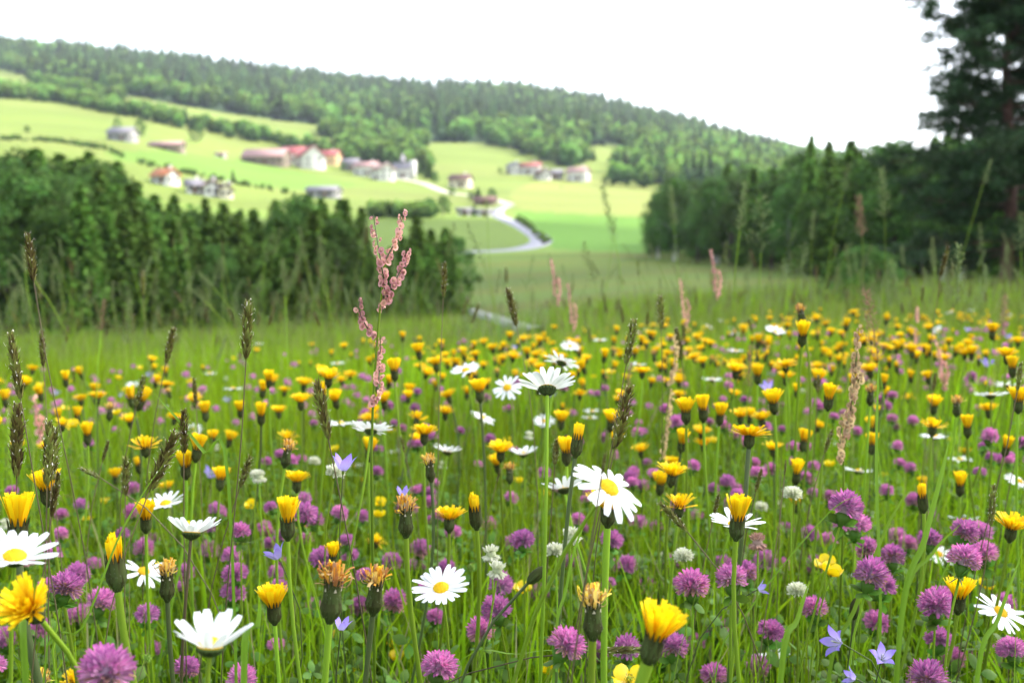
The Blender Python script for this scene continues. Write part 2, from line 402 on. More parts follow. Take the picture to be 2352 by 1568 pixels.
house(508, 362, 5, 4, 1.8, 15, 10, W_WHITE, R_PINK, 'tiny pale hut alone in the green field left of the long barn', 'shed', nwin=2, floors=1, chimney=False)
house(612, 380, 21, 11, 3.6, 34, -10, W_WOOD, R_PINK, 'long barn with a faded pink roof and dark board walls', 'barn', nwin=7, floors=1, chimney=False)
house(712, 388, 12.5, 12, 5.8, 38, -62, W_WHITE, R_RED, 'large farmhouse with red roof and bright white gable end', nwin=4)
house(676, 378, 11, 11, 4.8, 35, -8, W_WHITE, R_RED, 'red roofed farmhouse wing joining the long barn to the white gable', nwin=3, chimney=False)
house(752, 380, 13, 9, 4.6, 32, -14, W_OCHRE, R_RED, 'ochre walled house with a red roof behind the white gable', nwin=4)
house(806, 396, 8, 7, 4.0, 30, -12, W_GREY, R_GREY, 'small grey house just right of the ochre walled house', nwin=3, chimney=False)
house(843, 405, 11, 8, 4.4, 28, -15, W_WHITE, R_PINK, 'white house under a pink roof in the hamlet left of the chapel', nwin=3)
house(880, 416, 10, 8, 5.0, 30, -60, W_WHITE, R_PINK, 'white house with its gable to the meadow, nearest left of the chapel', nwin=3)
ch = house(925, 412, 9, 6, 4.6, 42, -20, W_WHITE, R_GREY, 'small white chapel with a grey roof and a slim tower', 'church', nwin=3, floors=1, chimney=False)
mb = MB(); boxmb(mb, (5.6, 0, 3.5), (2.4, 2.4, 11)); tw = link('tower', mb.mesh('tower', [W_WHITE], False), ch)
mb = MB(); lathe(mb, [(2.0, 9.0), (1.6, 9.4), (.05, 13)], 4); link('spire', mb.mesh('spire', [R_GREY], False), tw)
house(380, 428, 7.4, 6, 3.0, 36, -30, W_WHITE, R_ORANGE, 'house with an orange red roof just above the dark left forest', d=330, nwin=3)
house(446, 450, 5, 5, 2.8, 34, 20, W_WHITE, R_GREY, 'small white house with a grey roof, left of the pair above the forest', d=320, nwin=2)
house(482, 453, 5.2, 5.2, 3.2, 36, -55, W_WHITE, R_BROWN, 'white house with a brown roof between two pale houses above the forest', d=320, nwin=2)
house(518, 455, 4.6, 4.6, 2.8, 36, -70, W_CREAM, R_BROWN, 'cream house with its gable to the right, last of the row above the forest', d=320, nwin=2)
house(744, 456, 11, 7, 2.6, 22, -14, W_GREY, R_GREY, 'low grey roofed barn showing behind the tops of the dark trees', 'barn', nwin=3, floors=1, chimney=False)
house(1058, 432, 9, 7, 3.4, 34, -18, W_CREAM, R_BROWN, 'cream cottage with a dark brown roof beside the farm track', nwin=3)
house(1114, 472, 7, 4.5, 1.6, 30, -8, W_WOOD, R_BROWN, 'red brown wooden shed where the road tops the rise', 'shed', nwin=2, floors=1, chimney=False)
house(1066, 496, 4.0, 3.2, 1.7, 18, 5, W_WHITE, R_GREY, 'low white hut left of the small dark conifer near the road', 'shed', nwin=2, floors=1, chimney=False)
house(1112, 498, 4.6, 3.2, 1.5, 18, 5, W_WHITE, R_GREY, 'low white hut between the small dark conifer and the road', 'shed', nwin=2, floors=1, chimney=False)
house(1180, 402, 7, 6, 4.0, 34, -60, W_WHITE, R_GREY, 'leftmost white house of the hamlet in the far bright field', nwin=2)
house(1216, 404, 12, 7, 4.0, 30, -14, W_WHITE, R_RED, 'white house with a long dull red roof in the far hamlet', nwin=4)
house(1246, 416, 8, 6, 3.2, 34, -60, W_WHITE, R_BROWN, 'white gabled house in front of the long red roof in the far hamlet', nwin=2)
house(1272, 415, 9, 6, 3.0, 30, -12, W_GREY, R_GREY, 'grey house beside the tree at the right end of the far hamlet', nwin=3, chimney=False)
house(1328, 418, 10, 8, 4.6, 30, -30, W_WHITE, R_PINK, 'pinkish white house standing alone right of the far hamlet', nwin=3)

# ------------------------------------------------------------------ trees
BARK = plain('grey_brown_bark', (.09,.07,.055), .9, .35, 4); PBARK = plain('reddish_pine_bark', (.10,.055,.04), .9, .35, 4); BIRCH = plain('pale_birch_bark', (.42,.41,.39), .8, .4, 6)
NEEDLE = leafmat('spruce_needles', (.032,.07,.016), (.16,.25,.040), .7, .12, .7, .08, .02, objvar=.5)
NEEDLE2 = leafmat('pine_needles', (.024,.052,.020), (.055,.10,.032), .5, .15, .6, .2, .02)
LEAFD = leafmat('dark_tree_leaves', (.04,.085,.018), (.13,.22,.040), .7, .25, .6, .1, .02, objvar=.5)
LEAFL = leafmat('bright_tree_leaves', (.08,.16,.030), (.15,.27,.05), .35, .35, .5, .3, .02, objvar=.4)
def quads_cloud(mb, C, size, up=0.3, mat=0, t=None, r=None, elong=1.0, rg=rng, dirs=None):
    """random small leaf faces at centres C"""
    n = len(C); size = np.broadcast_to(size, (n,))
    a = rg.normal(size=(n, 3)) if dirs is None else dirs+rg.normal(size=(n, 3))*.25
    a /= np.linalg.norm(a, axis=1)[:, None]
    b = rg.normal(size=(n, 3)); b[:, 2] *= (1-up); b -= a*(a*b).sum(1)[:, None]; b /= np.linalg.norm(b, axis=1)[:, None]
    A = a*size[:, None]*elong/2; B = b*size[:, None]/2
    v = np.stack([C-A, C-A*.1-B, C+A, C-A*.1+B], 1).reshape(-1, 3); q = np.arange(n*4).reshape(-1, 4)
    mb.add(v, q, mat, np.repeat(rg.random(n) if t is None else t, 4), np.repeat(rg.random(n) if r is None else r, 4))
def spruce_t(seed, h=10.0, wr=.2, lv=34):
    g = np.random.default_rng(seed); mb = MB()
    C = []; D = []; S = []; T = []
    for i in range(lv):
        f = (i+.3)/lv; z = h*(.04+.95*f); rr = h*wr*(1-f)**.85*(.8+.4*g.random())+.08
        nb = int(6+6*(1-f)); ph = g.random()*6.28
        for j in range(nb):
            a = ph+j*6.283/nb+g.normal()*.15; L = rr*(.75+.45*g.random()); m = max(3, int(L/.16))
            u = np.linspace(.12, 1, m)
            for sd in (-1, 0, 1):
                pr = u*L; off = sd*(1-u)*.28*L*(.6+.4*g.random())
                p = np.stack([math.cos(a)*pr-math.sin(a)*off, math.sin(a)*pr+math.cos(a)*off, z-.18*pr-.1*pr*pr/max(L,.1)+.25*L*u**3+g.normal(size=m)*.04], 1)
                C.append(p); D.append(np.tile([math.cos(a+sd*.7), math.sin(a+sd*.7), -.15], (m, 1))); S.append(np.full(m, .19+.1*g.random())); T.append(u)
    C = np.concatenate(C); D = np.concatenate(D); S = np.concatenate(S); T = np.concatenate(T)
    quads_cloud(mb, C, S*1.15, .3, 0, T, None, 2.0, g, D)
    tr = MB(); tube(tr, [(0,0,-.5),(0,0,h*.5),(0,0,h*.97)], [h*.018, h*.011, .02], 7)
    return mb, tr
def blob_t(seed, h=10.0, wr=.33, n=46, per=150, leaf=.2, low=.16, top=1.0, tall=1.0):
    """broadleaf: limbs to clump centres, leaves round each clump"""
    g = np.random.default_rng(seed); mb = MB(); tr = MB()
    tube(tr, [(0,0,-.5),(g.normal()*.1,g.normal()*.1,h*.35),(g.normal()*.25,g.normal()*.25,h*.72)], [h*.022, h*.015, h*.004], 7)
    cs = []
    for i in range(n):
        f = (i+.5)/n; z = h*(low+(top-low)*f*.95); prof = math.sin(math.pi*min(1, (f*.86+.14)))**.6
        a = i*2.4+g.normal()*.4; rr = h*wr*prof*(.45+.55*g.random()**.5)*(.85+.3*g.random())
        c = np.array([math.cos(a)*rr, math.sin(a)*rr, z]); cs.append(c)
        cr = h*.085*(.7+.7*g.random()); k = int(per*(.6+.8*g.random()))
        p = g.normal(size=(k, 3)); p /= np.linalg.norm(p, axis=1)[:, None]; p *= (g.random(k)**.4)[:, None]*cr*np.array([1.1, 1.1, .8*tall]); 
        quads_cloud(mb, p+c, leaf*(.7+.6*g.random(k)), .2, 0, None, np.clip(.5*g.random()+.5*g.random(k), 0, 1), 1.4, g)
        if i % 3 == 0: tube(tr, bezier((0,0,z*.55), (c[0]*.3,c[1]*.3,z*.75), (c[0]*.6,c[1]*.6,z*.9), c, 5), [h*.006, h*.004, h*.003, h*.002, h*.001], 5)
    return mb, tr
def pine_t(seed, h=20.0):
    g = np.random.default_rng(seed); mb = MB(); tr = MB()
    P = np.array([(0,0,-.5),(.15,0,h*.3),(-.2,.1,h*.6),(.1,0,h*.85),(0,0,h)]); tube(tr, catmull(P, 4), np.linspace(.26,.05,17), 8)
    for i in range(74):
        f = i/74; z = h*(.10+.88*f); a = i*2.399+g.normal()*.5; L = (5.6*(1-f)**.5+.9)*(.45+.6*g.random())
        dx, dy = math.cos(a), math.sin(a); rise = (-.12+.55*f+g.normal()*.14)*L
        pts = bezier((0,0,z), (dx*L*.3,dy*L*.3,z+rise*.2), (dx*L*.7,dy*L*.7,z+rise*.5-.1), (dx*L,dy*L,z+rise+.3), 10)
        tube(tr, pts, np.linspace(.06,.012,10), 5)
        for j in range(3, 10):
            for k in range(4):
                sd = g.normal(size=3)*np.array([.45,.45,.36])*(1 if L > 2 else .6)+np.array([0,0,.12]); c = pts[j]+sd
                tube(tr, [pts[j-1], c], [.014,.006], 4); m = 84; p = g.normal(size=(m, 3)); p /= np.linalg.norm(p, axis=1)[:, None]; dirs = p.copy(); dirs[:, 2] += .5
                quads_cloud(mb, c+p*np.array([.42,.42,.32])*g.random((m,1))**.6, .075*(.8+.5*g.random(m)), .2, 0, None, np.clip(.6*g.random()+.4*g.random(m), 0, 1), 2.4, g, dirs)
    return mb, tr
TM = {}
def tmesh(kind, leafm, bark, maker, variants, *a, **k):
    TM[kind] = []
    for s in range(variants):
        c, t = maker(s*17+hash_(kind), *a, **k); TM[kind].append((c.mesh(kind+'_crown', [leafm], False), t.mesh(kind+'_trunk', [bark]), ))
def hash_(s): return sum(ord(c)*(i+3) for i, c in enumerate(s)) % 1000
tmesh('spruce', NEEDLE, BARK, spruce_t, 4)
tmesh('broadleaf', LEAFD, BARK, blob_t, 4)
tmesh('birch', LEAFD, BIRCH, blob_t, 3, wr=.2, n=50, tall=1.5, leaf=.17, low=.2)
tmesh('field_tree', LEAFL, BARK, blob_t, 3, wr=.42, n=34, per=110, leaf=.3)
tmesh('pine', NEEDLE2, PBARK, pine_t, 2)
TH = {'spruce':10, 'broadleaf':10.6, 'birch':10.8, 'field_tree':10.6, 'pine':20.4}
def tree(kind, X, d, topY=None, h=None, wide=1.0, label='', group=None, loc=None, name=None, cat='tree'):
    g = Vector(loc) if loc is not None else ground_at(X, d)
    if h is None:
        T = at(X, topY, d); h = max(T.z-g.z, 1.0)
    s = h/TH[kind]; v = rnd.randrange(len(TM[kind]))
    o = empty(name or {'spruce':'spruce_tree','broadleaf':'broadleaf_tree','birch':'birch_tree','field_tree':'field_tree','pine':'pine_tree'}[kind], g, label, cat, group)
    o.rotation_euler = (0, 0, rnd.random()*6.28); o.scale = (s*wide, s*wide, s)
    link('crown', TM[kind][v][0], o); link('trunk', TM[kind][v][1], o)
    return o
ORD = ['first','second','third','fourth','fifth','sixth','seventh','eighth','ninth','tenth','eleventh','twelfth','thirteenth','fourteenth','fifteenth','sixteenth','seventeenth','eighteenth','nineteenth','twentieth']+['twenty '+q for q in ('first','second','third','fourth','fifth','sixth','seventh','eighth','ninth')]+['thirtieth']+['thirty '+q for q in ('first','second','third','fourth','fifth','sixth','seventh','eighth','ninth')]+['fortieth']*9
# dark wood on the left: outline of its tops
LT = [(-700,300),(-300,310),(0,330),(60,322),(120,335),(240,345),(300,382),(340,412),(400,432),(450,448),(500,456),(560,454),(620,450),(690,440),(740,445),(800,458),(860,515),(920,500),(980,498),(1035,512)]
def ltop(X): return float(np.interp(X, [p[0] for p in LT], [p[1] for p in LT]))
gl = 'trees of the dark wood on the left'
for X, Y, k, d, wd, lab in [
    (28,372,'broadleaf',62,1.15,'rounded grey green broadleaf tree at the left edge of the picture'),
    (92,338,'spruce',96,1.3,'tall dark conifer rising behind the rounded tree at the left edge'),
    (150,352,'spruce',92,1.3,'dark conifer second from the left on the skyline of the left wood'),
    (122,430,'broadleaf',74,1.0,'rounded broadleaf tree standing right of the one at the left edge'),
    (196,362,'spruce',90,1.3,'dark conifer third from the left on the skyline of the left wood'),
    (236,352,'broadleaf',88,1.0,'dark rounded tree whose top just reaches the lower end of the bright field'),
    (310,432,'broadleaf',84,.9,'green rounded tree just below the orange roofed house'),
    (688,432,'broadleaf',80,.85,'dome shaped green tree standing above the conifers of the left wood'),
    (796,455,'spruce',78,1.05,'pointed dark spruce right of the dome shaped tree'),
    (832,474,'spruce',76,1.0,'pointed spruce beside the gap in the left wood'),
    (958,492,'spruce',72,1.25,'broad spruce behind the pink sorrel stalk at the end of the left wood'),
    (1024,520,'spruce',70,1.3,'last spruce at the right hand end of the left wood')]:
    tree(k, X, d, Y, wide=wd, label=lab, group=gl)
for row, (d0, lo, step) in enumerate([(66, 80, 44), (78, 32, 40), (92, 2, 38)]):
    X = -420+row*13; made = []
    while X < 1040:
        x = X+rnd.uniform(-10, 10)
        if not (848 < x < 918 and row > 1) and not (row == 2 and x > 850):
            k = 'spruce' if (x > 170 or rnd.random() < .15) and rnd.random() < .86 else 'broadleaf'
            made.append(tree(k, x, d0+rnd.uniform(-4, 4), max(ltop(x)+lo*(1-.5*(x > 700)), 565 if 845 < x < 920 else 0)+rnd.uniform(-4, 26), wide=rnd.uniform(.95, 1.35) if k == 'spruce' else .95,
                 label=['spruce in the crowded front row of the dark left wood','spruce in the middle rows of the dark left wood','spruce in the back row of the dark left wood'][row] if k == 'spruce' else 'broadleaf tree mixed in among the spruces of the dark left wood', group=gl))
        X += step
    for i, o in enumerate(reversed(made)): o['label'] = ('broadleaf tree, ' if 'broadleaf' in o.name else 'dark spruce, ')+ORD[i]+' from the right in the '+['front','middle','back'][row]+' row of the left wood'
# wood on the right
gr_ = 'trees of the wood on the right'
RB = lambda X: float(np.interp(X, [1500,1650,1870,2100,2352,2800], [172,142,102,80,58,48]))
RT = lambda X: float(np.interp(X, [1490,1540,1600,1650,1700,1760,1850,1950,2050,2100,2200,2352,2700], [440,398,380,372,352,350,332,326,318,305,290,260,240]))
for X, Y, k, wd, lab in [
    (1512,440,'birch',1.3,'birch at the left hand end of the right wood, beside the bright field'),
    (1552,402,'birch',1.2,'second birch from the left hand end of the right wood'),
    (1640,398,'birch',1.2,'pale stemmed birch in the left half of the right wood'),
    (1858,308,'spruce',.6,'thin dark spire of a spruce poking above the right wood'),
    (1898,322,'spruce',.8,'short dark spruce top just right of the thin spire'),
    (1950,320,'spruce',1.2,'dark pointed tree in the middle of the right skyline'),
    (2048,306,'broadleaf',1.1,'light green broadleaf tree left of the tall pine'),
    (2050,400,'broadleaf',1.1,'big leafy tree in front of the right wood, left of the pine'),
    (1870,440,'broadleaf',.9,'drooping dark broadleaf tree at the front of the right wood')]:
    tree(k, X, RB(X)*(1.0 if 'front' not in lab else .95), Y, wide=wd, label=lab, group=gr_)
tree('pine', 2306, 46, -190, wide=1.4, label='tall dark pine with reddish trunk and open branches at the right edge', group=gr_)
tree('pine', 2560, 50, -120, wide=1.0, label='tall pine just outside the right edge beside the big pine', group=gr_)
for row, (df, lo, step) in enumerate([(1.0, 70, 44), (1.12, 25, 42), (1.3, 0, 46)]):
    X = 1508+row*14; made = []
    while X < 2900:
        x = X+rnd.uniform(-12, 12); k = rnd.choice(['birch','broadleaf','spruce','broadleaf','birch']) if row == 0 else rnd.choice(['broadleaf','spruce','spruce','broadleaf'])
        made.append(tree(k, x, RB(x)*df, RT(x)+lo*(1 if x < 2150 else .2)+rnd.uniform(0, 40 if x < 2150 else 25), wide=rnd.uniform(1.0, 1.3),
             label={'birch':'pale stemmed birch','broadleaf':'dark broadleaf tree','spruce':'dark spruce'}[k]+[' at the front edge of the right wood',' just behind the front edge of the right wood',' deep inside the right wood'][row], group=gr_))
        X += step
    for i, o in enumerate(made): o['label'] = {'b':'dark broadleaf tree, ','s':'dark spruce, '}.get(o.name[0] if 'birch' not in o.name else 'x', 'pale stemmed birch, ')+ORD[i]+' from the left in the '+['front','middle','back'][row]+' row of the right wood'
for X, d, Y, wd in ((1985, 27, 556, 1.7), (1930, 31, 585, 1.3)):
    tree('broadleaf', X, d, Y, wide=wd, name='bush', cat='bush', label='rounded leafy bush in front of the right wood' if wd > 1.5 else 'smaller leafy bush left of the rounded bush')
# single trees and bushes on the far fields
for X, Y, ty, k, wd, lab in [
    (450,330,288,'field_tree',1.0,'round pale green tree above the low pink roofed shed'),
    (270,302,268,'field_tree',.7,'pale green tree just behind the small grey barn'),
    (322,318,272,'field_tree',.8,'loose green tree right of the small grey barn'),
    (985,412,366,'spruce',1.6,'dark conifer right of the chapel'),
    (960,405,372,'spruce',1.7,'dark conifer between the chapel and the other conifer'),
    (1000,425,392,'broadleaf',1.0,'dark bushy tree below the conifers near the chapel'),
    (1082,466,438,'broadleaf',1.0,'dark tree left of the red brown shed'),
    (1098,462,430,'spruce',1.8,'upright dark conifer behind the red brown shed'),
    (1130,462,430,'broadleaf',1.1,'round dark tree behind the right end of the red brown shed'),
    (1038,452,426,'field_tree',1.0,'green shrubby tree below the cream cottage'),
    (1088,496,470,'spruce',1.5,'small dark conifer between the two low white huts'),
    (985,498,452,'field_tree',1.0,'leafy green tree at the left of the group above the huts'),
    (1018,500,446,'broadleaf',1.1,'dark green tree on the right of the group above the huts'),
    (1292,415,392,'broadleaf',1.1,'dark tree at the right end of the far hamlet'),
    (1148,402,384,'broadleaf',1.2,'small round tree left of the far hamlet'),
    (1272,382,335,'broadleaf',1.0,'dark rounded tree in the clump above the far hamlet'),
    (1240,372,325,'broadleaf',1.0,'left hand tree in the clump above the far hamlet'),
    (1300,380,340,'field_tree',.9,'lighter green tree in the clump above the far hamlet'),
    (1345,370,335,'spruce',1.3,'dark spruce between the two bright far fields'),
    (1362,372,338,'spruce',1.3,'second dark spruce between the two bright far fields'),
    (1540,370,330,'field_tree',.9,'pale green tree on the wooded slope below the ridge'),
    (1290,434,430,'field_tree',1.0,'tiny bush in the pale field below the far hamlet'),
    (535,418,388,'spruce',.9,'slim dark tree on the boundary line below the long barn'),
    (62,308,288,'broadleaf',1.3,'small tree on the far left field'),
    (820,400,378,'field_tree',.8,'green tree in front of the hamlet left of the chapel'),
    (787,395,370,'field_tree',.8,'green tree between the ochre house and the grey house'),
    (1390,428,402,'broadleaf',1.0,'lone dark bush at the left end of the right hand slope wood')]:
    d = depth_of(X, Y); tree(k, X, d, ty, wide=wd, label=lab)
hh = MB()
def poly_pts(P, n, dlo, dhi, seed, spacing=0):
    g = np.random.default_rng(seed); P = np.asarray(P, float); out = []
    x0, x1 = P[:, 0].min(), P[:, 0].max()
    tot = 0
    while tot < n:
        d = np.sqrt(g.uniform(dlo**2, dhi**2, 20000)); X = g.uniform(x0, x1, 20000); x = (X-CX)/F*d; z = terr(x, d); XX, YY, _ = proj(x, d, z)
        m = inpoly(XX, YY, P); o = np.stack([x[m], d[m], z[m]], 1); out.append(o); tot += len(o)
        if len(o) == 0: break
    return np.concatenate(out)[:n]
def lowconifer(seed):
    g = np.random.default_rng(seed); mb = MB(); n = 120
    f = g.random(n)**1.3; a = g.random(n)*6.28; rr = .23*(1-f)**.8*(.55+.5*g.random(n)); C = np.stack([np.cos(a)*rr, np.sin(a)*rr, .06+.93*f], 1)
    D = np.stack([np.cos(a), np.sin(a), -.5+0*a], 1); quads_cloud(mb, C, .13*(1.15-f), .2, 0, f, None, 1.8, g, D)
    lathe(mb, [(.13,.04),(.10,.35),(.05,.7),(.005,.98)], 7, 0, .1, .1, .2); return mb
def lowleaf(seed):
    g = np.random.default_rng(seed); mb = MB(); n = 130
    p = g.normal(size=(n, 3)); p /= np.linalg.norm(p, axis=1)[:, None]; p *= (.75+.3*g.random((n,1)))
    lump = 1+.25*np.sin(p[:, :1]*5+seed)*np.cos(p[:, 1:2]*6)
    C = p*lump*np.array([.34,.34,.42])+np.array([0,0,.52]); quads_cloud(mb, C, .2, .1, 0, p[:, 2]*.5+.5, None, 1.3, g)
    ball(mb, (0,0,.5), .29, 8, 6, 0, .2, .2, (1,1,1.3)); return mb
LC = [lowconifer(i).arrays() for i in range(5)]; LB = [lowleaf(i).arrays() for i in range(5)]
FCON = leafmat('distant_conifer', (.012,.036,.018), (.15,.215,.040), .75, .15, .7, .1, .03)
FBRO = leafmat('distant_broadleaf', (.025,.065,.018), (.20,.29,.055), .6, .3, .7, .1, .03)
def wood(name, pts, broad, hc, hb, seed, edge=None):
    g = np.random.default_rng(seed); mb = MB()
    for x, y, z in pts:
        isb = g.random() < (broad(x, y, z) if callable(broad) else broad)
        h = (g.uniform(*hb) if isb else g.uniform(*hc)); T = (LB if isb else LC)[g.integers(5)]
        th = g.random()*6.28; c, s = math.cos(th), math.sin(th); M = [[c, -s, 0], [s, c, 0], [0, 0, 1]]
        v = (T[0]*np.array([1, 1, 1.0]))@np.array(M).T*h+np.array([x, y, z-.3]); r = np.clip(T[4]*.45+g.random()*.55, 0, 1)
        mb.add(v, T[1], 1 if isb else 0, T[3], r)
    tag(link(name, mb.mesh(name, [FCON, FBRO], False)), kind='stuff')
def bmix(x, y, z):
    X, Y, _ = proj(x, y, z); lower = np.interp(X, [p[0] for p in FOREST[2:14]], [p[1] for p in FOREST[2:14]])
    n = math.sin(x/63+1)*math.sin(y/85+x/120)
    return .75 if lower-Y < 12 else (.35 if lower-Y < 30 else (.55 if n > .35 else .10))
fp = poly_pts(FOREST, 5200, 480, 1450, 3)
fp = fp[np.abs(fp[:, 0]/fp[:, 1]) < .62]
wood('hillside_wood', fp, bmix, (13, 24), (9, 16), 5)
HB = [(-300,205),(0,212),(130,222),(250,246),(400,276),(520,300),(640,326),(760,352),(830,366),(820,378),(760,366),(640,340),(520,316),(400,292),(250,262),(130,238),(0,226),(-300,218)]
wood('hedge_of_shrubs', poly_pts(HB, 420, 380, 1200, 8), .9, (7, 11), (5, 9), 6)
MX = [(740,296),(860,315),(985,332),(960,345),(985,400),(960,402),(880,384),(800,368),(765,350),(800,330),(735,312)]
wood('mixed_slope_wood', poly_pts(MX, 260, 380, 1100, 9), .6, (9, 15), (7, 12), 7)
M2 = [(1100,330),(1290,345),(1330,352),(1350,372),(1310,385),(1240,372),(1180,345)]
wood('copse_between_fields', poly_pts(M2, 90, 420, 1100, 10), .6, (10, 15), (8, 13), 8)
M3 = [(1405,425),(1420,385),(1470,352),(1600,362),(1760,372),(1900,380),(1900,450),(1600,440),(1500,436)]
wood('right_slope_wood', poly_pts(M3, 420, 380, 1200, 11), .6, (9, 17), (8, 13), 9)
M4 = [(60,180),(110,190),(260,222),(330,234),(330,242),(230,232),(140,212),(90,205)]
wood('young_trees_on_slope', poly_pts(M4, 60, 500, 1300, 12), .7, (8, 14), (6, 11), 10)
M5 = [(845,492),(935,494),(1000,490),(1000,500),(930,503),(850,501)]
wood('hedge_behind_left_wood', poly_pts(M5, 60, 220, 360, 13), 1, (3, 4), (3, 4.6), 11)
M6 = [(0,318),(120,322),(240,340),(330,375),(540,420),(680,446),(680,449),(540,424),(330,380),(240,345),(120,327),(0,322)]
wood('field_boundary_hedge', poly_pts(M6, 160, 300, 520, 14), .9, (1.5, 3), (1.2, 2.2), 12)
M7 = [(1195,500),(1215,512),(1262,556),(1250,562),(1205,522),(1180,505)]
wood('roadside_bank_scrub', poly_pts(M7, 90, 180, 330, 15), 1, (.8, 1.4), (.8, 1.5), 13)

# ------------------------------------------------------------------ cloudlike body added out of view to shade the near valley (above and right)
def cloud():
    mb = MB(); alt = 620.0; off = sdir*(alt/sdir.z); n, m = 120, 46
    th = np.linspace(0, math.pi, m)[:, None]; ph = (np.arange(n)*2*math.pi/n)[None, :]
    lob = 1+.10*np.sin(3*ph+1)+.07*np.sin(5*ph+2)+.04*np.sin(11*ph)
    x = np.sin(th)*np.cos(ph)*250*lob; y = np.sin(th)*np.sin(ph)*190*lob; z = np.cos(th)*np.where(th < math.pi/2, 70, 14)+0*ph
    z = z+np.where(th < math.pi/2, 1, .35)*16*np.sin(x/31)*np.cos(y/27)*np.sin(th)**.5+6*np.sin(x/11+y/13)
    i = np.arange(m-1)[:, None]*n; j = np.arange(n)[None, :]; j2 = (j+1) % n; q = np.stack([i+j, i+n+j, i+n+j2, i+j2], -1).reshape(-1, 4)
    mb.add(np.stack([x+off.x+20, y+off.y+95, z+alt], -1).reshape(-1, 3), q)
    mt = bpy.data.materials.new('cloud_white'); mt.use_nodes = True; nn = mt.node_tree; nn.nodes.clear(); L = nn.links.new
    df = nn.nodes.new('ShaderNodeBsdfDiffuse'); tl = nn.nodes.new('ShaderNodeBsdfTranslucent'); tp = nn.nodes.new('ShaderNodeBsdfTransparent')
    for b in (df, tl): b.inputs[0].default_value = (.95, .95, .95, 1)
    m1 = nn.nodes.new('ShaderNodeMixShader'); m1.inputs[0].default_value = .75; L(df.outputs[0], m1.inputs[1]); L(tl.outputs[0], m1.inputs[2])
    m2 = nn.nodes.new('ShaderNodeMixShader'); m2.inputs[0].default_value = .38; L(m1.outputs[0], m2.inputs[1]); L(tp.outputs[0], m2.inputs[2])
    oo = nn.nodes.new('ShaderNodeOutputMaterial'); L(m2.outputs[0], oo.inputs[0])
    tag(link('cloud', mb.mesh('cloud', [mt])), 'broad thin white cloudlike mass added unseen to shade the near valley', 'cloud')
cloud()

# ================================================================== THE MEADOW
M_STEM = leafmat('green_stem', (.10,.17,.012), (.22,.33,.025), .3, .15, .6, .12, .01)
M_DSTEM = leafmat('dark_stem', (.09,.14,.03), (.07,.09,.03), .3, .1, .5, .3, .01)
M_RSTEM = leafmat('reddish_stem', (.08,.10,.03), (.14,.10,.05), .3, .1, .5, .3, .01)
M_PETAL = leafmat('white_petal', (.86,.87,.85), (.88,.89,.88), .05, .30, .55, .2, .0, objvar=.05)
M_DISC = leafmat('daisy_disc', (.80,.42,.010), (.86,.62,.015), .2, .1, .6, .2, .01, objvar=.1)
M_CUPG = leafmat('green_bracts', (.035,.045,.015), (.09,.14,.03), .3, .1, .6, .2, .02, mid=(.75,(.10,.13,.04)))
M_HAWK = leafmat('hawkbit_floret', (.82,.38,.003), (.90,.66,.008), .10, .35, .55, .2, .006, objvar=.14)
M_HBR = leafmat('hawkbit_bracts', (.045,.065,.016), (.030,.022,.010), .4, .05, .75, .1, .02, mid=(.6,(.050,.055,.016)))
M_WITH = leafmat('withered_floret', (.62,.42,.22), (.80,.36,.03), .35, .3, .7, .1, .03)
M_PAP = leafmat('pale_down', (.55,.48,.36), None, .2, .3, .9, .05, 0)
M_HAIR = leafmat('pale_hairs', (.26,.30,.20), None, .2, .4, .8, .1, 0)
M_CLOV = leafmat('clover_floret', (.68,.48,.60), (.56,.12,.44), .38, .35, .6, .15, .02, mid=(.55,(.64,.28,.55)), objvar=.3)
M_WCLOV = leafmat('white_clover_floret', (.55,.60,.35), (.82,.80,.70), .15, .35, .6, .15, .0, objvar=.1)
M_BCLOV = leafmat('faded_clover_floret', (.50,.35,.30), (.45,.22,.18), .3, .3, .7, .1, .02)
M_LEAF = leafmat('clover_leaf', (.06,.15,.016), (.14,.26,.030), .35, .35, .55, .25, .015)
M_BELL = leafmat('bellflower_petal', (.55,.50,.80), (.27,.17,.72), .12, .4, .5, .2, .01, objvar=.5)
M_BUTT = leafmat('buttercup_petal', (.80,.52,.004), (.90,.70,.008), .08, .3, .25, .5, .004, objvar=.08)
M_BUTC = leafmat('buttercup_centre', (.30,.36,.03), (.55,.50,.04), .3, .2, .6, .2, .01)
M_VERN = leafmat('grass_spikelet', (.085,.075,.016), (.25,.18,.060), .6, .2, .5, .3, .05, objvar=.5)
M_TAN = leafmat('tan_valve', (.50,.40,.20), (.62,.38,.24), .3, .4, .6, .2, .02)
M_PALE = leafmat('pale_anther', (.80,.75,.66), None, .2, .3, .7, .1, .0)
M_SORR = leafmat('sorrel_valve', (.60,.36,.24), (.76,.34,.38), .3, .4, .6, .2, .02, objvar=.3)
M_PANI = leafmat('pale_panicle', (.14,.19,.055), (.27,.30,.14), .3, .35, .7, .1, .02, objvar=.3)
M_RPAN = leafmat('reddish_panicle', (.24,.14,.09), (.36,.21,.15), .3, .35, .7, .1, .02)
M_BLUE = leafmat('small_blue_petal', (.35,.45,.85), (.22,.34,.80), .1, .4, .5, .2, .01)

def npg(s): return np.random.default_rng(s)
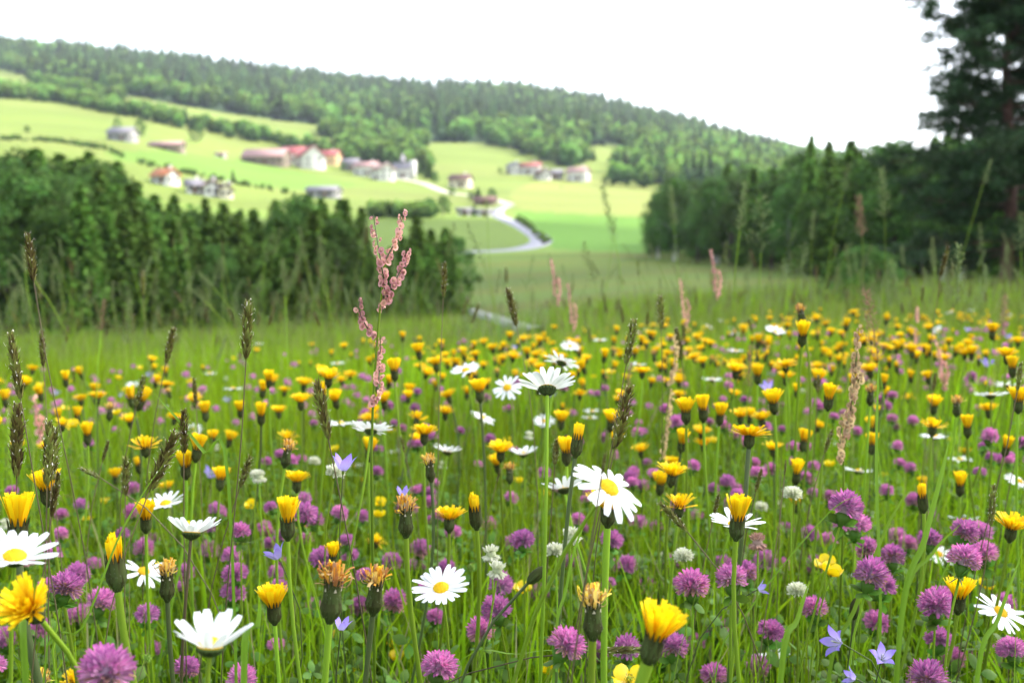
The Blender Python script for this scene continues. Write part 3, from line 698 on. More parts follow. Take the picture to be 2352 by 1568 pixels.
# ---- daisy: petals as separate meshes
def daisy_petal(L=.0185, W=.0056, e=.2, droop=.0, g=None):
    """one petal running outward along +x from the rim, e = lift angle"""
    g = g or rng; k = 8; u = np.linspace(0, 1, k)
    ang = e-droop*u; dx = np.cos(ang)*L/(k-1); dz = np.sin(ang)*L/(k-1)
    p = np.stack([np.concatenate([[0], np.cumsum(dx)[:-1]]), g.normal()*.0006*u, np.concatenate([[0], np.cumsum(dz)[:-1]])], 1)
    wd = W*np.array([.45,.70,.90,1.0,1.02,1.0,.88,.52]); mb = MB()
    tw = g.normal()*.15; side = (math.sin(tw)*.2, 1, math.sin(tw))
    strip(mb, p, wd, side, .09, 0, 0, 1, g.random(), tip=-.0003); return mb
def daisy_disc(n=120, R0=.0068, seed=1):
    mb = MB(); g = npg(seed); lathe(mb, [(.0001,.0042),(.003,.0039),(.0052,.0026),(.0066,.0008),(.0068,-.0006)], 16, 0, .1, .4)
    for i in range(n):
        f = (i+.5)/n; a = i*2.39996; rr = R0*.96*math.sqrt(f); z = .0040*(1-(rr/R0)**2)**.8+.0001
        ball(mb, (rr*math.cos(a), rr*math.sin(a), z), .00052, 5, 3, 0, .3+.7*f, g.random(), (1,1,1.3))
    return mb
def daisy_cup(seed=1):
    mb = MB(); g = npg(seed); lathe(mb, [(.0011,-.0062),(.0028,-.0052),(.0058,-.0030),(.0073,-.0009),(.0070,0)], 18, 0, None, .4)
    for ring, (r0, z0) in enumerate([(.0035,-.0048),(.0052,-.0035)]):
        for i in range(17):
            a = i*6.283/17+ring*.18; c, s = math.cos(a), math.sin(a); p = np.array([[c*(r0+u*.0032), s*(r0+u*.0032), z0+u*.0032-.0004] for u in (0, .5, 1)])
            strip(mb, p, [.0013,.0015,.0004], (-s, c, 0), .1, 0, .3, .0, g.random())
    return mb
DISC = daisy_disc().mesh('disc', [M_DISC]); CUP = daisy_cup().mesh('bract_cup', [M_CUPG])
DISC_A = daisy_disc(40).arrays(); CUP_A = daisy_cup().arrays()
def petal_ring(n, e, droop, seed, arrays=True, missing=0.0, Lm=1.0):
    g = npg(seed); out = []
    for i in range(n):
        if g.random() < missing: continue
        a = i*6.283/n+g.normal()*.05; m = daisy_petal(.0185*Lm*g.uniform(.88,1.08), .0051*g.uniform(.85,1.15), e+g.normal()*.09+(i % 2)*.05, droop+g.normal()*.12, g)
        out.append((a, m))
    return out
def rotz(a): return np.array([[math.cos(a), -math.sin(a), 0], [math.sin(a), math.cos(a), 0], [0, 0, 1]])

def stem_mesh(B, P, axis, r0, r1, mat, n=6, k=9, wob=0.0, sway=None):
    B = np.array(B); P = np.array(P); ax = np.array(Vector(axis).normalized()); L = np.linalg.norm(P-B)
    s = np.array(sway) if sway is not None else np.array([rnd.gauss(0, .03), rnd.gauss(0, .03), 0])*L
    pts = bezier(B-np.array([0,0,.02]), B+np.array([0,0,.45*L])+s, P-ax*.3*L, P, k)
    mb = MB(); tube(mb, pts, np.linspace(r0, r1, k), n, 0, None, rnd.random()); return mb, pts
HEROES = []   # X, Y, w, d of hand placed flowers
COUNT = {}
def put(kind_name, parts, P, axis=(0,0,1), spin=None, scale=1.0, base=None, stem=(.0013,.0011), smat=None, label='', cat='', group=None, sideways=None, lower=0.0, sn=6, sk=9):
    """one plant: an Empty at its foot, a stem and the parts of its head"""
    P = Vector(P); spin = rnd.random()*6.28 if spin is None else spin
    Rm = align(axis, spin); ax = Vector(axis).normalized()
    if base is None:
        hgt = P.z-tz(P.x, P.y); bx = P.x+rnd.gauss(0, .05)*hgt*1.5-ax.x*hgt*.15; by = P.y+abs(rnd.gauss(0, .05))*hgt*1.5-ax.y*.1*hgt
    else: bx, by = P.x+base[0], P.y+base[1]
    B = Vector((bx, by, tz(bx, by)))
    o = empty(kind_name, B, label, cat, group)
    top = P-B-ax*lower*scale
    sm, pts = stem_mesh((0,0,0), top, axis, stem[0], stem[1], smat, sn, sk, sway=sideways)
    link('stem', sm.mesh('stem', [smat]), o)
    M = Matrix.Translation(P-B) @ Rm.to_4x4() @ Matrix.Scale(scale, 4)
    made = {}
    for nm, me, sub in parts:
        if sub is None: made[nm] = link(nm, me, o, M)
        else: link(nm, me, made[sub], Matrix.Identity(4))
    COUNT[kind_name] = COUNT.get(kind_name, 0)+1
    return o, M, made, pts

# ---- labels by landmark
LM = [((483,1480),'the lowest cupped daisy'),((440,1222),'the reddish stemmed daisy'),((1013,1352),'the ragged daisy at bottom centre'),
 ((1398,1118),'the big drooping daisy'),((1257,882),'the daisy seen from beneath'),((1688,1195),'the half hidden daisy'),((2297,1405),'the lowest daisy on the right'),
 ((885,640),'the tall pink sorrel'),((852,985),'the side-on daisy'),((1722,990),'the broadest hawkbit'),((1515,1430),'the big tilted hawkbit'),
 ((630,1268),'the left violet bellflower'),((790,1062),'the pale upright bellflower'),((2028,1505),'the violet star bellflower'),((42,1170),'the left edge hawkbit'),
 ((1905,1298),'the paired buttercup'),((2143,970),'the two toned hawkbit'),((2325,1200),'the right edge hawkbit'),((332,1015),'the ragged left hawkbit'),
 ((1456,790),'the central dark grass head'),((2005,1330),'the largest clover cluster'),((1803,835),'the double hawkbit'),
 ((70,590),'the tallest left grass'),((30,840),'the brown left edge grass'),((568,757),'the lone brown grass head'),((1020,640),'the straw grass head'),((1713,470),'the tall straight grass'),((1752,515),'the white feathery panicle'),((2202,630),'the fat pale spike'),((740,940),'the leaning fat grass head'),((1640,620),'the blurred red plume'),((2004,750),'the leaning brown plume'),((390,795),'the solitary green grass head'),((1272,640),'the faint pink plume')]
USED = {}
def where(X, Y, rank=0, excl=14):
    c = sorted((math.hypot(X-x, Y-y), X-x, Y-y, nm) for (x, y), nm in LM); c = [q for q in c if q[0] > excl]
    dd, dx, dy, nm = c[rank]
    h = 'left' if dx < 0 else 'right'; v = 'above' if dy < 0 else 'below'
    if abs(dx) > 2.4*abs(dy): s = h+' of'
    elif abs(dy) > 2.4*abs(dx): s = v
    else: s = v+' and '+h+' of'
    q = 'just ' if dd < 75 else ('' if dd < 170 else ('well ' if dd < 300 else 'far '))
    return q+s+' '+nm
def lab(desc, X, Y):
    for rank in range(9):
        l = desc+' '+where(X, Y, rank)
        if l not in USED: break
    else: l = desc+' '+where(X, Y)
    USED[l] = 1; return l

# ---- daisies
def daisy(X, Y, w, e=.15, droop=.1, axis=(0,0,1), n=20, label=None, hero=False, missing=0.0, base=None, smat=None, real=.046, stemr=.0013, **kw):
    d = real*F/w; P = at(X, Y, d); HEROES.append((X, Y, w, d))
    s = rnd.randrange(9999); ring = petal_ring(n, e, droop, s, missing=missing)
    parts = [('bract_cup', CUP, None), ('disc', DISC, None)]
    if not hero:
        mb = MB()
        for a, m in ring: mb.merge(m, rotz(a), 1, rotz(a)@np.array([.0062,0,.0004]))
        parts.append(('petals', mb.mesh('petals', [M_PETAL]), None))
    o, M, made, pts = put('oxeye_daisy', parts, P, axis, stem=(stemr*1.15, stemr), smat=smat or M_STEM, label=label or lab('white daisy', X, Y), cat='daisy', group='white daisies in the meadow', base=base, lower=.0058, **kw)
    if hero:
        for a, m in ring:
            A = Matrix.Rotation(a, 4, 'Z') @ Matrix.Translation((.0062, 0, .0004)); link('petal', m.mesh('petal', [M_PETAL]), o, M@A)
    return o
daisy(483,1482,200,.72,.12,(.08,.05,1),19,'lowest big white daisy cupped open, its petals seen from the side',True)
daisy(440,1222,134,.62,.15,(.05,.25,1),18,'cupped white daisy on a reddish stem above the lowest big daisy',True,.1,smat=M_RSTEM,base=(-.012,.03))
daisy(1013,1350,126,.30,.30,(-.12,-.48,1),21,'ragged white daisy facing the camera at bottom centre with a bright yellow eye',True,.05)
daisy(1398,1120,172,.10,.60,(.60,-.55,.95),17,'big drooping white daisy tilted right in front of an open hawkbit',True,.05,base=(-.07,.05),sideways=(-.02,.01,0))
daisy(1296,1122,98,.45,.1,(-.15,.35,1),18,'white daisy cupped and seen from the side left of the big drooping daisy',True)
daisy(1257,892,136,.55,.25,(.02,.62,1),21,'white daisy seen from beneath with its green underside showing, above centre',True,base=(-.02,.03))
daisy(1690,1205,126,.35,.2,(.05,-.1,1),18,'white daisy half hidden behind a narrow yellow hawkbit',True)
daisy(34,1278,178,.45,.15,(.2,-.25,1),19,'large white daisy behind the big hawkbit at the left edge',True)
daisy(330,1312,95,.12,.3,(.45,-.35,1),18,'white daisy leaning right against a withering hawkbit, lower left',True,.2)
daisy(380,1156,86,.3,.2,(-.1,-.25,1),18,'white daisy just right of the half open hawkbit on the left, above the cupped daisy',True)
daisy(852,988,95,.25,.15,(.05,.45,1),20,'side-on white daisy below the tall pink sorrel, over a yellow hawkbit',True)
daisy(1290,832,78,.2,.3,(.35,.5,1),18,'white daisy leaning right just above the one seen from beneath',True)
daisy(1165,890,68,.05,.3,(-.2,-.9,.8),14,'small white daisy facing the camera left of the one seen from beneath',True)
daisy(1028,1037,68,.45,.1,(.1,.2,1),18); daisy(1202,1042,68,.45,.1,(-.1,0,1),17); daisy(910,1038,42); daisy(1250,967,48,.2,.2,(0,-.5,1))
daisy(1108,958,56,.1,.3,(.5,-.2,1)); daisy(1070,850,66,.2,.2,(-.2,-.3,1)); daisy(535,892,42,.05,.1,(0,.1,1))
daisy(2298,1405,112,.05,.3,(.35,-.55,1),18,'lowest white daisy on the right, its yellow eye showing',True)
daisy(2065,1312,62,.25,.2,(0,-.5,1),12); daisy(2155,1272,72,.15,.2,(.2,-.5,1),15); daisy(2215,1195,68,.15,.2); daisy(2340,1105,66,.0,.4,(.3,-.3,1))
daisy(1972,1082,62,.2,.2,(.1,.1,1)); daisy(1930,1020,42); daisy(2275,908,72,.2,.2,(0,.2,1)); daisy(2312,886,55,.2,.2,(.2,.3,1)); daisy(1635,872,46)
daisy(1780,762,50,.3,.1,(.2,-.3,1)); daisy(1955,1335,66,.1,.3,(-.5,-.4,1),12); daisy(1772,1515,92,.3,.2,(-.2,.1,1),16); daisy(2155,1362,58,.3,.2,(-.3,0,1),12)
daisy(228,1238,52,.1,.1); daisy(775,835,30); daisy(782,972,56,.1,.3); daisy(812,1070,44); daisy(1083,1110,42); daisy(2205,1055,52,.1,.2); daisy(2232,1120,40)
daisy(445,985,38,.2,.2,(.4,-.6,1)); daisy(375,935,30); daisy(1360,945,42); daisy(1690,806,36); daisy(1355,960,40); daisy(1465,838,40); daisy(595,790,20); daisy(1378,782,34); daisy(2145,1002,60,.1,.2)

# ---- hawkbits
def floret(mb, r0, ang, L, W, a, g, droop=.15, curl=0.0, teeth=True):
    k = 5; u = np.linspace(0, 1, k); th = ang+droop*u*u; c, s = math.cos(a), math.sin(a)
    rr = r0+np.concatenate([[0], np.cumsum(np.sin(th)[:-1])])*L/(k-1); zz = np.concatenate([[0], np.cumsum(np.cos(th)[:-1])])*L/(k-1)
    off = g.normal()*.0004*u
    p = np.stack([c*rr-s*off, s*rr+c*off, zz], 1); wd = W*np.array([.45,.75,.95,1.05,1.0])
    strip(mb, p, wd, (-s+g.normal()*.15, c+g.normal()*.15, g.normal()*.15), .10, 0, 0, 1, g.random(), tip=-.0006 if teeth else 0)
def hawk_head(kind, seed, hairy=False):
    g = npg(seed*31+7); F_ = MB(); I = MB(); pap = None
    if kind in ('open', 'ragged', 'flat'):
        lay = {'open': [(26,.86,.0180),(22,.62,.0165),(18,.40,.014),(12,.18,.011)], 'flat': [(28,1.22,.0185),(24,.95,.0165),(20,.75,.013),(16,.35,.010)], 'ragged': [(17,1.25,.018),(16,.75,.0165),(12,.4,.014),(8,.15,.012)]}[kind]
        for n, an, L in lay:
            for i in range(n):
                if kind == 'ragged' and g.random() < .15: continue
                floret(F_, .0008+.0028*an/1.4, max(.05, an+g.normal()*(.30 if kind == 'ragged' else .10)), L*g.uniform(.85,1.1), .0027, i*6.283/n+g.normal()*.12, g, .25 if kind != 'ragged' else g.normal()*.5)
        iv = (.0046, .0115)
    elif kind == 'half':
        for n, an, L in [(22,.30*(.8,1.15,1.6)[seed % 3],.0185),(19,.20*(.8,1.15,1.6)[seed % 3],.0180),(14,.12,.0170),(9,.05,.015)]:
            for i in range(n): floret(F_, .0022+.0018*an, max(.02, an+g.normal()*.07), L*g.uniform(.88,1.08), .0028, i*6.283/n+g.normal()*.1, g, .05)
        iv = (.0048, .0125)
    elif kind == 'closed':
        for n, an, L in [(11,.10,.0135),(8,.04,.0145)]:
            for i in range(n): floret(F_, .0026 if n > 9 else .0012, an+g.normal()*.06, L*g.uniform(.8,1.05), .0026, i*6.283/n+g.normal()*.15, g, -.25)
        iv = (.0042, .0125)
    elif kind == 'withered':
        lathe(F_, [(.0040,-.001),(.0033,.003),(.0024,.007),(.0005,.008)], 10, 1, .5, .5, .05)
        for i in range(115):
            a = g.random()*6.283; L = g.uniform(.006,.013); k = 6; th = abs(g.normal()*.22); p = [np.array([math.cos(a)*.0026*g.random(), math.sin(a)*.0026*g.random(), .001])]
            for j in range(k-1):
                th = th*.7+g.normal()*.5+.04; p.append(p[-1]+np.array([math.cos(a)*math.sin(th), math.sin(a)*math.sin(th), math.cos(th)])*L/(k-1))
            strip(F_, p, .0013*g.uniform(.6,1.4), (-math.sin(a), math.cos(a), g.normal()*.5), .2, 0, .0 if g.random() < .3 else .5, g.choice([.1,.6,1.]), g.random())
        iv = (.0046, .015)
    rr, hh_ = iv; rr *= 1.02; neck = .75 if kind == 'withered' else 1.0
    lathe(I, [(.0012,-hh_-.002),(rr*.62,-hh_*.88),(rr*.98,-hh_*.62),(rr*.92*neck,-hh_*.3),(rr*.86*neck,.0002),(rr*.3,.0009)], 14, 0, None, .4, .03)
    for ring in range(3):
        n = 13
        for i in range(n):
            a = i*6.283/n+ring*.16+g.normal()*.04; c, s = math.cos(a), math.sin(a); z0 = -hh_*(.9-.25*ring); L = hh_*(.62+.12*ring)
            u = np.linspace(0, 1, 5); zz = z0+L*u; r = np.interp(zz, [-hh_, -hh_*.62, -hh_*.3, 0, .006], [rr*.6, rr*1.06, rr*1.0*neck, rr*.96*neck, rr*(1.25 if kind in ('open','flat','ragged','half') else .9)])+.00015*ring+.0002
            strip(I, np.stack([c*r, s*r, zz], 1), [.0012,.0019,.0018,.0012,.0002], (-s, c, 0), -.12, 0, .35, 1, g.random())
    if hairy:
        for i in range(90):
            a = g.random()*6.283; z = -hh_*g.random()**.8*1.1; r = np.interp(z, [-hh_*1.1,-hh_*.62,0], [.0018, rr, rr*.9]); c, s = math.cos(a), math.sin(a)
            p0 = np.array([c*r, s*r, z]); p1 = p0+np.array([c, s, g.normal()*.4+.2])*.0018; strip(I, [p0, p1], [.00010,.00005], (-s, c, 0), 0, 1, 0, 1, .5)
    return F_, I
HK = {}
for kind in ('open','flat','ragged','half','closed','withered'):
    for s in range(3):
        f, i = hawk_head(kind, s, True)
        HK.setdefault(kind, []).append(([('bract_cup', i.mesh('bract_cup', [M_HBR, M_HAIR]), None), ('florets', f.mesh('florets', [M_WITH, M_PAP] if kind == 'withered' else [M_HAWK]), None)], f.arrays(), i.arrays()))
def width_of(arrs): return float(np.mean([2*np.percentile(np.hypot(a[0][:, 0], a[0][:, 1]), 97) for a in arrs]))
REALW = {k_: width_of([q[1] for q in v_]) for k_, v_ in HK.items()}
DESC = dict(open='open yellow hawkbit', flat='wide open yellow hawkbit', ragged='ragged yellow hawkbit', half='half open yellow hawkbit', closed='nearly closed yellow hawkbit', withered='withered orange brown hawkbit')
def hawk(X, Y, w, kind='half', axis=None, label=None, k=1.0, base=None, thick=1.0, d=None, **kw):
    d = d or REALW[kind]*k*F/w; ax = axis or (rnd.gauss(0,.12), rnd.gauss(0,.12), 1); up = {'open':.006,'flat':.004,'ragged':.006,'half':.009,'closed':.004,'withered':.004}[kind]
    P = at(X, Y, d)-Vector(ax).normalized()*up*k; HEROES.append((X, Y, w, d))
    L_ = label or lab(DESC[kind], X, Y)
    o, M, made, pts = put('yellow_hawkbit', rnd.choice(HK[kind])[0], P, ax, scale=k, stem=(.0013*thick*k, .0016*thick*k), smat=M_DSTEM if rnd.random() < .2 else M_STEM, label=L_, cat='hawkbit', group='yellow hawkbits in the meadow', lower=.0125, base=base, sn=8, sk=12, **kw)
    return o
hawk(42,1172,84,'half',(.0,.1,1),'big half open yellow hawkbit on a thick curved stem at the left edge',k=1.35,thick=1.6,base=(.035,.02),sideways=(.04,0,0))
hawk(58,1388,138,'open',(-.2,-.75,.8),'ragged yellow hawkbit facing the camera below the big one at the left edge')
hawk(262,1275,34,'closed',(-.08,0,1),'nearly closed hairy yellow hawkbit left of the daisy leaning right',d=.80,k=1.55,base=(.05,.03),thick=1.1)
hawk(383,1312,56,'withered',(0,0,1),'fading orange hawkbit pressed against the daisy leaning right',d=.82,k=1.15)
hawk(170,1556,70,'ragged',(0,-.3,1),'ragged orange yellow hawkbit cut by the bottom edge beside a large clover',k=.8); hawk(93,1560,44,'withered')
hawk(335,1172,48,'half',(.05,-.1,1)); hawk(382,1115,42,'open'); hawk(104,1102,56,'half',None,'half open yellow hawkbit behind the grass heads near the left edge',k=1.1)
hawk(332,1017,74,'ragged',(0,-.2,1),'ragged open yellow hawkbit on the left beside a long green blade'); hawk(298,902,34,'half',(-.25,0,1),k=1.2); hawk(330,906,36,'half',(.4,0,1),k=1.2)
hawk(660,1172,62,'half',(0,0,1),'upright yellow hawkbit with dark bracts, taller of the close pair left of centre'); hawk(695,1200,50,'ragged',(.15,-.1,1),'drooping yellow hawkbit, right hand one of the close pair left of centre',k=.85)
hawk(682,1096,64,'open',(0,.1,1),'fan shaped yellow hawkbit above the close pair left of centre',k=.9); hawk(627,1368,60,'half',(-.05,0,1),'upright yellow hawkbit below the violet bellflower on the left',base=(.0,.02))
hawk(765,1262,36,'half',(.05,0,1),'narrow yellow hawkbit poking up behind the largest withered hawkbit',k=.75)
hawk(766,1330,46,'withered',(.1,0,1),'largest withered hawkbit, pale brown, on a thick hairy stem',d=.74,k=1.5,thick=1.0,base=(-.02,.02)); hawk(865,1332,40,'withered',(.12,0,1),'withered hawkbit with orange tuft right of the largest withered one',d=.78,k=1.28,thick=1.0,base=(-.03,.02))
hawk(865,1238,50,'ragged',(.2,.1,1),k=.8); hawk(932,1165,44,'withered',(0,0,1),'withered orange hawkbit on a long dark straight stem left of centre',d=.85,k=1.2,thick=1.1,base=(.02,.02)); hawk(1032,1180,78,'open',(0,.1,1),'fan shaped yellow hawkbit beside small violet flowers, above the ragged daisy')
hawk(975,988,62,'open',(.02,.1,1),'tall cup shaped yellow hawkbit between the side-on daisy and the daisy seen from beneath',k=.95,base=(.02,.02)); hawk(1090,1163,28,'closed',k=1.2)
hawk(1362,1380,62,'withered',(0,0,1),'withered yellow and brown hawkbit left of the big tilted hawkbit',d=.70,k=1.3,thick=1.2,base=(-.01,.02)); hawk(1515,1430,92,'half',(.28,-.05,1),'big tilted half open yellow hawkbit on a thick stem near the bottom',k=1.12,thick=2.0,base=(-.05,.03))
hawk(1398,1150,112,'open',(.05,.05,1),'open yellow hawkbit hidden behind the big drooping daisy',k=1.1,thick=1.5); hawk(1562,1152,86,'ragged',(.1,-.1,1),'ragged yellow hawkbit with loose rays right of the big drooping daisy'); hawk(1697,1168,46,'half',(.08,0,1),'narrow yellow hawkbit standing in front of a half hidden daisy',d=.80,k=1.05,thick=1.0)
hawk(1722,992,98,'flat',(.1,.25,1),'broadest yellow hawkbit, spread flat, right of centre',base=(-.02,.02),thick=1.4)
for a in [(1545,1080,72,'open'),(1150,1028,62,'open'),(660,1000,52,'ragged'),(662,1028,34,'withered'),(507,1086,36,'half'),(425,1055,42,'half'),(265,1085,26,'half'),(985,1060,34,'withered'),(1000,830,46,'open'),
 (755,860,58,'open'),(1028,905,42,'open'),(1023,943,42,'open'),(1100,885,36,'half'),(1300,1022,42,'half'),(1328,1000,26,'closed'),(1470,1030,42,'open'),(1475,850,52,'flat'),(1615,1015,44,'open'),(1612,988,44,'open'),
 (1775,1025,48,'open'),(1850,1000,34,'half'),(1882,975,36,'open'),(1830,1072,38,'half'),(1828,1145,30,'half'),(1803,835,58,'flat'),(1806,862,44,'open'),(1845,755,38,'half'),(1838,712,26,'withered'),(1690,845,48,'open'),(1775,910,38,'half'),
 (1905,900,40,'half'),(2000,896,26,'withered'),(2000,970,28,'half'),(2003,1008,32,'half'),(2087,910,36,'ragged'),(2143,972,66,'ragged'),(2147,920,30,'half'),(2197,922,26,'withered'),(2222,968,34,'half'),(2313,810,50,'open'),
 (2325,832,32,'half'),(2280,752,26,'half'),(2315,1016,32,'half'),(2120,1105,26,'half'),(2118,1135,22,'closed'),(2205,1100,36,'half'),(2205,1350,56,'half'),(2325,1202,82,'open'),(2270,936,46,'open'),(455,1015,42,'half'),
 (850,1020,36,'half'),(1545,1058,44,'open'),(1518,1098,36,'half'),(1700,950,46,'open'),(1722,946,24,'half'),(1575,930,40,'half'),(1615,925,40,'half'),(1568,1003,36,'half'),(1405,955,34,'half'),(1415,1000,28,'half'),(1560,905,36,'open'),
 (960,798,26,'half'),(925,768,16,'half'),(1240,780,26,'open'),(1065,808,20,'half'),(905,838,34,'half'),(550,932,26,'half'),(470,935,30,'half'),(185,914,36,'open'),(150,862,24,'half'),(75,845,30,'open'),(360,870,20,'half'),
 (600,940,34,'half'),(690,915,50,'open'),(640,940,40,'open'),(530,1000,26,'half'),(1290,955,30,'half'),(1430,905,40,'open'),(40,1020,40,'open'),(200,985,34,'half'),(110,1022,44,'open'),(2340,905,40,'half'),(1960,870,26,'half'),
 (1830,890,22,'half'),(1740,850,30,'half'),(1655,940,34,'half'),(1880,860,30,'half'),(1945,740,20,'half'),(2030,870,24,'half'),(2130,860,22,'half'),(1140,1055,30,'half'),(1170,1075,26,'withered'),(2190,1010,30,'open'),(2215,1036,34,'open')]:
    hawk(*a)
# bare buds
BUD = []
for s in range(2):
    f, i = hawk_head('closed', 9+s, True); mb = MB(); g = npg(s)
    lathe(mb, [(.0012,-.012),(.0034,-.009),(.0044,-.003),(.0036,.003),(.0012,.007),(.0001,.0075)], 12, 0, None, .5, .04)
    for i2 in range(13):
        a = i2*.4833; c, sn = math.cos(a), math.sin(a); u = np.linspace(0, 1, 5); r = np.array([.0034,.0045,.0042,.0028,.0006])
        strip(mb, np.stack([c*r, sn*r, -.009+.0165*u], 1), [.001,.0018,.0017,.0011,.0003], (-sn, c, 0), -.12, 0, .3, 1, g.random())
    BUD.append([('bud', mb.mesh('bud', [M_HBR]), None)])
def bud(X, Y, w, axis, label, base=None):
    d = .010*F/w; HEROES.append((X, Y, w, d)); put('hawkbit_bud', rnd.choice(BUD), at(X, Y, d), axis, stem=(.0010,.0012), smat=M_DSTEM, label=label, cat='bud', lower=.011, base=base)
bud(1238,1315,30,(.75,0,.7),'dark green closed flower bud leaning right above centre bottom',(-.08,.03)); bud(1963,1392,26,(.05,0,1),'upright hairy bud with a thin orange slit, below the largest clover cluster')
bud(1300,1010,18,(0,0,1),'dark upright bud behind the daisy seen from beneath'); bud(2118,1160,18,(0,0,1),'dark bud in front of a clover on the right')

# ---- clovers
def clover_head(seed, tall=1.0, wilt=False, n=150, brown=-2.0):
    g = npg(seed*13+5); mb = MB(); R_ = .0130; low = n < 60
    for i in range(n):
        f = (i+.5)/n; z = 1-1.62*f; rr = math.sqrt(max(0, 1-z*z)); a = i*2.39996+g.normal()*.12
        dr = np.array([rr*math.cos(a), rr*math.sin(a), z*.92+.16]); dr /= np.linalg.norm(dr)
        if wilt and f > .35: dr[2] -= .9; dr /= np.linalg.norm(dr)
        L = R_*g.uniform(.84,1.08); u = np.array([.2,.55,.82,1.0]); curve = np.array([0,0,1.])*.0018*(u**2)[:, None]*(1-abs(z))
        p = dr*L*u[:, None]+curve; p[:, 2] *= tall
        sd = np.cross(dr, [0,0,1.]); sd = sd if np.linalg.norm(sd) > .1 else np.array([1.,0,0])
        strip(mb, p, np.array([.0010,.0021,.0024,.0009])*g.uniform(.8,1.2)*(1.6 if low else 1), sd, .30, 1 if (z < brown+g.normal()*.12) else 0, 0, 1, g.random()*.8+.1)
        if not low:
            sd2 = np.cross(dr, sd); q = dr*L*np.array([.5,.8,.93])[:, None]; q[:, 2] *= tall; strip(mb, q, [.0012,.0017,.0008], sd2, .2, 0, .15, .75, g.random())
    ball(mb, (0,0,0), R_*.45, 8, 6, 0, .1, .3, (1,1,tall)); return mb
def tri_leaf(mb, c, ax, size, g, mat=0, stalk=0.0):
    A = np.array(align(ax, g.random()*6.28))
    for k in range(3):
        a = k*2.094+g.normal()*.08; L = size*g.uniform(.9,1.1); u = np.linspace(0, 1, 5); p = np.stack([(.08+u)*L*math.cos(a), (.08+u)*L*math.sin(a), .12*L*np.sin(u*2.2)], 1)@A.T+c
        strip(mb, p, L*np.array([.10,.50,.66,.52,.12]), A@np.array([-math.sin(a), math.cos(a), 0]), .12, mat, .2, 1, g.random())
def clover_leaves(seed):
    g = npg(seed); mb = MB(); lathe(mb, [(.001,-.0145),(.0045,-.010),(.0055,-.006),(.003,-.004)], 10, 0, .4, .4)
    for k in range(2): tri_leaf(mb, np.array([0,0,-.0125]), (g.normal(), g.normal(), 1.2), .011, g)
    return mb
CL = [[('flower_head', clover_head(s, (1.0,.88,1.18,.95,1.08)[s % 5], False, (150,125,160,110)[s % 4], (-2,-2,-.15,-2,.1,-.3)[s % 6]).mesh('flower_head', [M_CLOV, M_BCLOV]), None), ('leaves', clover_leaves(s).mesh('leaves', [M_LEAF]), None)] for s in range(12)]
CLA = [clover_head(s+20, 1.0, False, 46).arrays() for s in range(3)]
WCL = [[('flower_head', clover_head(s+40, .86, s == 1, 85).mesh('flower_head', [M_WCLOV]), None)] for s in range(3)]
BCL = [[('flower_head', clover_head(60, .9, True, 90).mesh('flower_head', [M_BCLOV]), None)]]
def clover(X, Y, w, axis=None, label=None, which=None, k=1.0, tones='pinkish purple clover'):
    d = .026*k*F/w; HEROES.append((X, Y, w, d)); ax = axis or (rnd.gauss(0,.2), rnd.gauss(0,.2), 1)
    put('red_clover', CL[which] if which is not None else rnd.choice(CL), at(X, Y, d), ax, scale=k*rnd.uniform(1.04,1.28), stem=(.0009,.0010), smat=M_STEM, label=label or lab(tones, X, Y), cat='clover', group='pink purple clovers in the meadow', lower=.012)
clover(245,1545,110,None,'large pale purple clover head cut by the bottom edge on the left'); clover(1300,1482,88,(.55,0,1),'large clover head leaning right, left of the withered hawkbit at the bottom'); clover(1372,1500,52)
clover(2000,1322,74,None,'big purple clover on the left of the largest cluster on the right'); clover(2025,1345,60,None,'purple clover on the right of the largest cluster, behind grass blades'); clover(1942,1165,68,None,'tall pale clover head rising higher than the other clovers on the right',0)
for a in [(178,1415,46),(232,1382,56),(150,1350,74),(178,1322,52),(192,1395,40),(350,1495,48),(540,1318,54),(535,1362,54),(532,1278,48),(330,1262,42),(350,1240,34),(555,1562,66),(560,1495,42),(10,1470,50),
 (1140,1400,64),(1105,1450,62),(1010,1532,72),(985,1545,50),(1405,1240,48),(1200,1240,56),(1150,1345,54),(1240,1362,40),(780,1180,42),(700,1180,54),(722,1195,44),(900,1290,44),(955,1300,42),(905,1382,52),(740,1282,50),(828,1395,46),
 (725,1400,44),(1440,1298,46),(1425,1300,40),(1590,1345,68),(1565,1340,46),(1680,1330,74),(1712,1318,56),(1635,1372,36),(1660,1300,42),(1965,1205,60),(1935,1200,50),(1545,1290,40),(1548,1485,66),(1600,1478,46),(1440,1492,60),(1440,1398,34),
 (1650,1442,48),(1770,1450,62),(1640,1470,34),(1870,1452,40),(1870,1398,62),(1800,1300,40),(1757,1288,44),(1860,1228,42),(1805,1217,36),(2012,1430,56),(2135,1240,56),(2215,1222,62),(2250,1222,50),(2215,1285,76),(2260,1272,56),
 (2150,1392,68),(2160,1375,56),(2155,1467,60),(2185,1515,54),(2305,1392,50),(2325,1492,66),(2275,1510,50),(2250,1510,50),(1742,1532,54),(1720,1508,44),(1640,1552,60),(2130,1562,76),(1525,1508,50),(120,1150,30),(150,1145,26),
 (1180,1250,40),(1465,1200,40),(1310,1290,40),(965,1262,44),(1125,1525,40),(1410,1405,36),(700,1240,36),(1485,1350,40),(2085,1250,44),(2060,1230,40),(1990,1260,54),(2050,1280,56),(1905,1240,40),(480,1265,40),(90,1440,50),(1870,1300,40)]:
    clover(*a)
